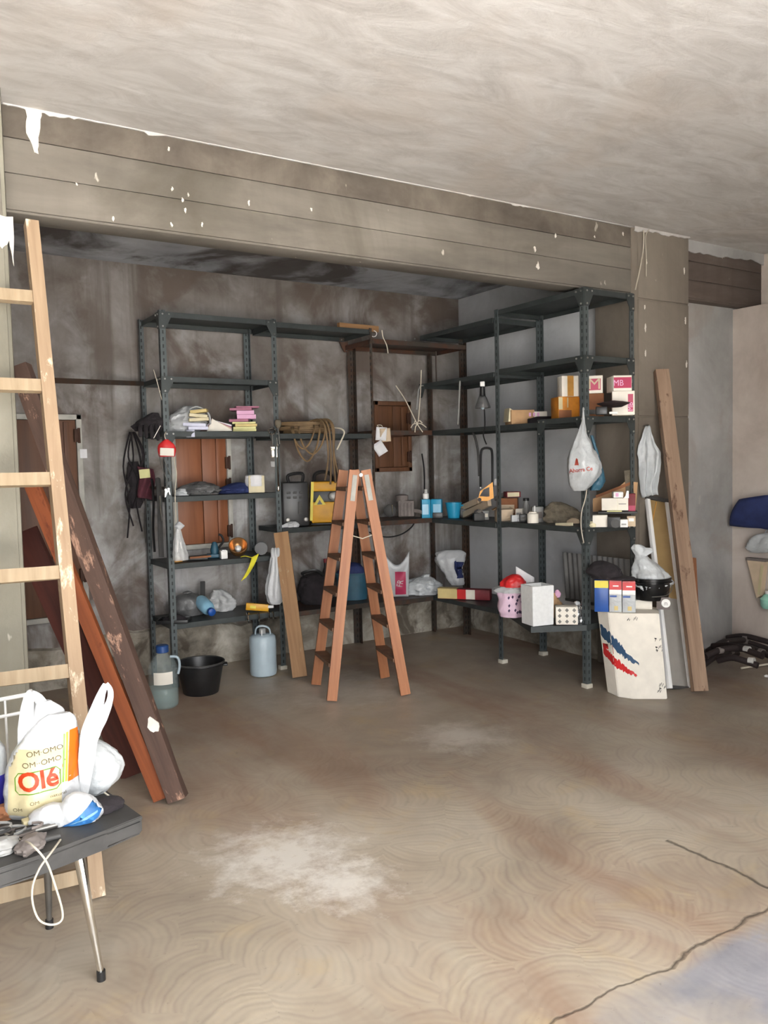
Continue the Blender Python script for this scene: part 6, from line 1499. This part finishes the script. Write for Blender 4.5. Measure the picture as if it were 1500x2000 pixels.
f1 = P(198, 1914, Z=0); a1 = P(152, 1655, Z=ZT - .05); f2 = P(97, 1812, Z=0); a2 = P(88, 1690, Z=ZT - .05); a2 = V((.42, 2.66, ZT - .05))
for k, (f_, a_) in enumerate(((f1, a1), (f2, a2), (V((-.1, 2.12, 0)), V((-.02, 2.3, ZT - .05))), (V((-.25, 2.8, 0)), V((-.1, 2.66, ZT - .05))))):
    f_ = f_ - L0; a_ = a_ - L0
    q = MB(); q.tube([f_ + V((0, 0, .02)), f_.lerp(a_, .5), f_.lerp(a_, .96), a_ + V((-.012, .012, .006))], [.0085, .0125, .0165, .016], 14); o = q.build('leg', MAT['chrome' if k == 0 else 'steel_grey'], t)
    q = MB(); q.tube([f_, f_ + V((0, 0, .028))], .0125, 12); q.build('leg_tip', MAT['black'], o)
# printed carrier bag
Yb = 2.50
pc = P(92, 1592, Z=ZT); pc = V((.305, 2.44, ZT)); 
def loc_of(px, py, Z=ZT): return P(px, py, Z=Z)
pc = loc_of(92, 1603); fzb = facing(pc); kb = dist(pc) / F
pc = pc + V((-math.sin(fzb), math.cos(fzb), 0)) * .085
pc.z = ZT + .002; kb = dist(pc) / F
t = thing('carrier_bag', 'full white carrier bag printed Olé with an orange panel on the stand', 'bag', pc, fzb)
bx = lambda px: (px - 96) * kb
bz = lambda py: (1594 - py) * kb
mb = MB(); mb.blob([(0, bx(160) - bx(100), .075, bx(93)), (.02, .105, .085, bx(92)), (bz(1560), .107, .09, bx(92)), (bz(1525), .103, .085, bx(92)), (bz(1490), .098, .075, bx(96)), (bz(1460), .085, .055, bx(104)), (bz(1440), .07, .04, bx(112)), (bz(1418), .05, .025, bx(122)), (bz(1408), .03, .012, bx(126))], 48, 34, .045, 7, .05, 9, 5)
body = mb.build('bag_body', MAT['white_bag'], t); tr = bvh(body)
patch(tr, bx(28), bx(122), bz(1582), bz(1462), MAT['cream'], t, off=.0015, sh=.012, nx=24, nz_=24)
patch(tr, bx(136), bx(158), bz(1530), bz(1438), MAT['orange'], t, 'orange_panel', .002, .012)
patch(tr, bx(131), bx(135), bz(1528), bz(1440), MAT['lime'], t, 'lime_stripe', .0025, .010, 4, 14)
patch(tr, bx(126), bx(129), bz(1528), bz(1442), MAT['green'], t, 'green_stripe', .0025, .010, 4, 14)
o = text('Olé', .072, MAT['redtext'], t, (bx(84), 0, bz(1517)), sx=1.0, spin=.07, bold=.028); press(o, tr, .0035)
for (x, y, s_, w_) in ((98, 1467, 'OM·OMO', .019), (92, 1485, 'OM··OMO', .019), (118, 1548, 'natural', .013), (76, 1556, 'OM', .013), (46, 1570, 'OM', .013)):
    press(text(s_, w_, MAT['tan_print'], t, (bx(x), 0, bz(y)), sx=1.25, spin=.1), tr, .003)
q = MB(); q.tube([(bx(v[0]), 0, bz(v[1])) for v in ((50, 1502), (116, 1496), (123, 1502), (123, 1528), (116, 1536), (50, 1540), (44, 1534), (44, 1510))], .0015, 4, closed=True); press(q.build('print_frame', MAT['green'], t), tr, .0025)
def strap(name, label, path, wds, m='white_bag', ty=-.01):
    q = MB(); q.tube(smooth_pts([(bx(a), ty + dy, bz(b)) for a, b, dy in path]), None or [w_ for w_ in wds], 12, flat=.35, up=(0, 1, 0)); return q
def ribbon(path, wds, n=5):
    P_ = smooth_pts([(bx(a), dy, bz(b)) for a, b, dy in path], n); W_ = []
    for i in range(len(P_)):
        f = i / (len(P_) - 1) * (len(wds) - 1); a = min(int(f), len(wds) - 2); W_.append(wds[a] + (wds[a + 1] - wds[a]) * (f - a))
    q = MB(); q.tube(P_, W_, 12, flat=.16, up=(0, 1, 0)); return q
ribbon([(166, 1570, -.03), (172, 1500, -.045), (181, 1445, -.04), (196, 1402, -.03), (206, 1376, -.02), (215, 1360, -.01)], [.010, .024, .026, .018, .012, .008]).build('handle', MAT['white_bag'], t)
ribbon([(170, 1530, .03), (186, 1462, .01), (204, 1428, -.01), (220, 1396, -.015), (223, 1374, -.012), (215, 1360, -.01)], [.010, .024, .018, .010, .008, .008]).build('handle', MAT['white_bag'], t)
ribbon([(60, 1480, .0), (66, 1430, .0), (70, 1392, .0), (76, 1366, .0), (80, 1362, .005)], [.016, .022, .018, .014, .010]).build('handle', MAT['white_bag'], t)
ribbon([(120, 1420, .03), (102, 1398, .03), (90, 1376, .02), (78, 1363, .01)], [.018, .016, .014, .010]).build('handle', MAT['white_bag'], t)
q = MB(); q.blob([(bz(1470), .05, .03, bx(90), .0), (bz(1430), .05, .03, bx(98), .02), (bz(1405), .045, .025, bx(105), .03), (bz(1385), .02, .012, bx(100), .03)], 28, 16, .1, 6, .1, 12, 2); q.build('bag_mouth', MAT['white_bag'], t)
# bluish white bag behind, right
pb2 = loc_of(205, 1572) + V((.008, .13, 0)); pb2.z = ZT + .002; k4 = dist(pb2) / F
t = thing('plastic_bag', 'bluish white tied bag behind the printed carrier bag', 'bag', pb2, facing(pb2))
mb = MB(); mb.blob([(0, .04, .05, -.01), (.03, .068, .065, -.005), (.08, .078, .07, .005), (.13, .06, .055, -.01), (.165, .03, .03, -.035), (.18, .008, .008, -.045)], 44, 26, .05, 9, .06, 12, 5, .4); mb.build('bag_body', MAT['grey_bag'], t)
q = MB(); q.tube(smooth_pts([(.02, -.06, .01), (.04, -.07, -.004), (.055, -.08, -.001)]), .003); q.build('bag_string', MAT['cord'], t)
# white and blue packet in front
pb3 = loc_of(160, 1612) + V((0, .03, 0)); pb3.z = ZT + .002
t = thing('blue_packet', 'crumpled white packet with a blue end at the front of the stand', 'packet', pb3, facing(pb3))
mb = MB(); mb.blob([(0, .055, .03, .0), (.02, .062, .035, .002), (.05, .05, .03, -.0), (.075, .03, .02, -.006), (.085, .006, .006, -.01)], 30, 16, .06, 5, .12, 16, 3); o = mb.build('packet_body', MAT['white_bag'], t); tr = bvh(o)
q = MB(); q.prism([(-.05, .0), (-.02, .014), (.016, .042), (.045, .068), (.066, .036), (.05, .01), (.03, -.0)], -.001, .001); press(q.build('blue_print', MAT['bagblue'], t), tr, .002)
q = MB(); q.prism([(-.03, .004), (.02, .024), (.05, .034), (.05, .028), (.02, .016)], -.001, .001); press(q.build('pale_wave', MAT['paleblue'], t), tr, .0035)
q = MB(); q.blob([(0, .06, .03), (.025, .065, .035), (.05, .04, .02), (.06, .01, .01)], 24, 12, .08, 5, .15, 16, 8); q.build('crumpled_side', MAT['white_bag'], t, (-.07, .01, 0))
# small cream box, tools, cables
pb4 = loc_of(72, 1613); t = thing('cream_box', 'small cream box lying before the printed carrier bag', 'box', pb4 + V((0, .0, .002)), facing(pb4) + .2)
mb = MB(); mb.box((0, 0, .014), (.075, .03, .024), rot=Matrix.Rotation(-.06, 4, 'Y'), bevel=.002); mb.build('carton', MAT['cream'], t); panel(t, -.03, .03, .002, .006, -.016, 'buff', 'edge_line')
for k, (a, b, r_, m, lab) in enumerate((((4, 1640), (112, 1610), .008, 'charcoal', 'dark file lying before the cream box'), ((0, 1660), (118, 1632), .007, 'dust', 'grey steel tool lying nearest the stand edge'), ((30, 1625), (128, 1602), .010, 'black', 'black tool handle pointing at the blue packet'))):
    pa, pb_ = loc_of(*a, Z=ZT + r_ + .001), loc_of(*b, Z=ZT + r_ + .001); 
    t = thing('tool', lab, 'tool', pa); q = MB(); q.tube([V((0, 0, 0)), (pb_ - pa) * .6], r_, 8); q.build('shaft', MAT[m], t); q = MB(); q.tube([(pb_ - pa) * .58, (pb_ - pa)], [r_ * 1.3, r_ * 1.1], 10); q.build('handle', MAT['charcoal' if k else 'steel_grey'], t)
random.seed(12)
pb5 = loc_of(28, 1640); t = thing('cable_tangle', 'tangle of grey cable on the left part of the stand', 'cable', pb5 + V((0, .0, .004)), 0)
for k in range(7):
    c = V((random.uniform(-.06, .07), random.uniform(-.04, .04), .008 + .005 * k)); r_ = random.uniform(.03, .07)
    q = MB(); q.tube(arc(c, r_, random.uniform(0, 6), random.uniform(6.5, 9), 20, 'xy', random.uniform(.35, .7)), .004, 6); q.build('cable_loop', MAT[('dust', 'grey', 'charcoal')[k % 3]], t)
for k, (px, py, m, lab) in enumerate(((12, 1598, 'card_brown', 'brown crumpled scrap behind the cable tangle'), (2, 1668, 'grey', 'grey rag at the left front edge of the stand'), (60, 1660, 'dust', 'dusty wad hanging at the front edge of the stand'))):
    pq = loc_of(px, py); t = thing('scrap', lab, 'scrap', pq + V((0, .0, .002)), .4 * k); q = MB(); q.blob([(0, .04, .025), (.02, .045, .03), (.038, .02, .012)], 20, 10, .15, 5, .25, 22, k + 3); q.build('scrap_body', MAT[m], t)
pq = loc_of(212, 1590) + V((.0, .04, 0)); t = thing('black_pouch', 'black bag scrap at the right rear corner of the stand', 'pouch', pq + V((0, 0, .002)), .3); q = MB(); q.blob([(0, .05, .04), (.015, .055, .04), (.03, .03, .02)], 22, 10, .12, 5, .2, 18, 3); q.build('pouch_body', MAT['black_cloth'], t)
# white cord loop hanging over the edge
Yc = 2.21
def C_(px, py, y=Yc): return P(px, py, Y=y)
wire('cord_loop', 'loop of white cord hanging over the front edge of the stand', 'cord', [loc_of(10, 1628, ZT + .01), loc_of(40, 1640, ZT + .012), C_(62, 1650, 2.225), C_(90, 1682, 2.2), C_(108, 1730, 2.2), C_(122, 1780, 2.2), C_(118, 1800, 2.2), C_(98, 1806, 2.2), C_(76, 1796, 2.2), C_(64, 1765, 2.2), C_(64, 1730, 2.2), C_(78, 1695, 2.2), C_(100, 1665, 2.22), loc_of(118, 1640, ZT + .012)], .0028, 'cord')
# purple bottle at the frame edge
pv = loc_of(-6, 1600) + V((0, .10, 0)); pv.z = ZT + .001; kv = dist(pv) / F
t = thing('purple_bottle', 'purple-blue bottle with yellow cap at the left frame edge', 'bottle', pv, facing(pv))
mb = MB(); mb.lathe([(.04, 0), (.045, .006), (.046, .10), (.0455, .13)], 30); mb.build('bottle_body', MAT['cup'], t)
mb = MB(); mb.lathe([(.0465, .105), (.0465, .155), (.043, .18), (.03, .20), (.018, .205)], 30); note(mb.build('bottle_label', MAT['grey_bag'], t), 'grey white printed band')
q = MB(); q.lathe([(.024, .215), (.026, .22), (.026, .25), (.02, .258)], 22); q.build('cap', MAT['lid_yellow'], t)
o = text('SE', .02, MAT['grey_print'], t, (.014, -.0472, .135)); 
# white wire rack behind
pr0 = loc_of(10, 1560) + V((-.02, .22, 0)); pr0.z = ZT + .001
t = thing('wire_rack', 'white wire rack standing behind the bags on the stand', 'rack', pr0, facing(pr0)); kr = dist(pr0) / F
rx = lambda px: (px - 10) * kr
zr = lambda py: (P(10, 1560, Z=ZT) - pr0).length * 0 + ((1000 - F * ((pr0 - EYE).dot(CU)) / (pr0 - EYE).dot(FWD)) - py) * kr
for (py, r_) in ((1371, .007), (1405, .006)):
    q = MB(); q.tube([(rx(-60), 0, zr(py + 3)), (rx(88), 0, zr(py - 6))], r_, 8); q.build('rail', MAT['white'], t)
q = MB(); q.tube(smooth_pts([(rx(88), 0, zr(1364)), (rx(93), .02, zr(1362)), (rx(92), .14, zr(1380))]), .007, 8); q.build('side_rail', MAT['white'], t)
for px in (-40, -15, 12, 45, 80):
    q = MB(); q.tube([(rx(px), 0, zr(1368)), (rx(px + 1), 0, 0)], .004, 6); q.build('upright_wire', MAT['white'], t)
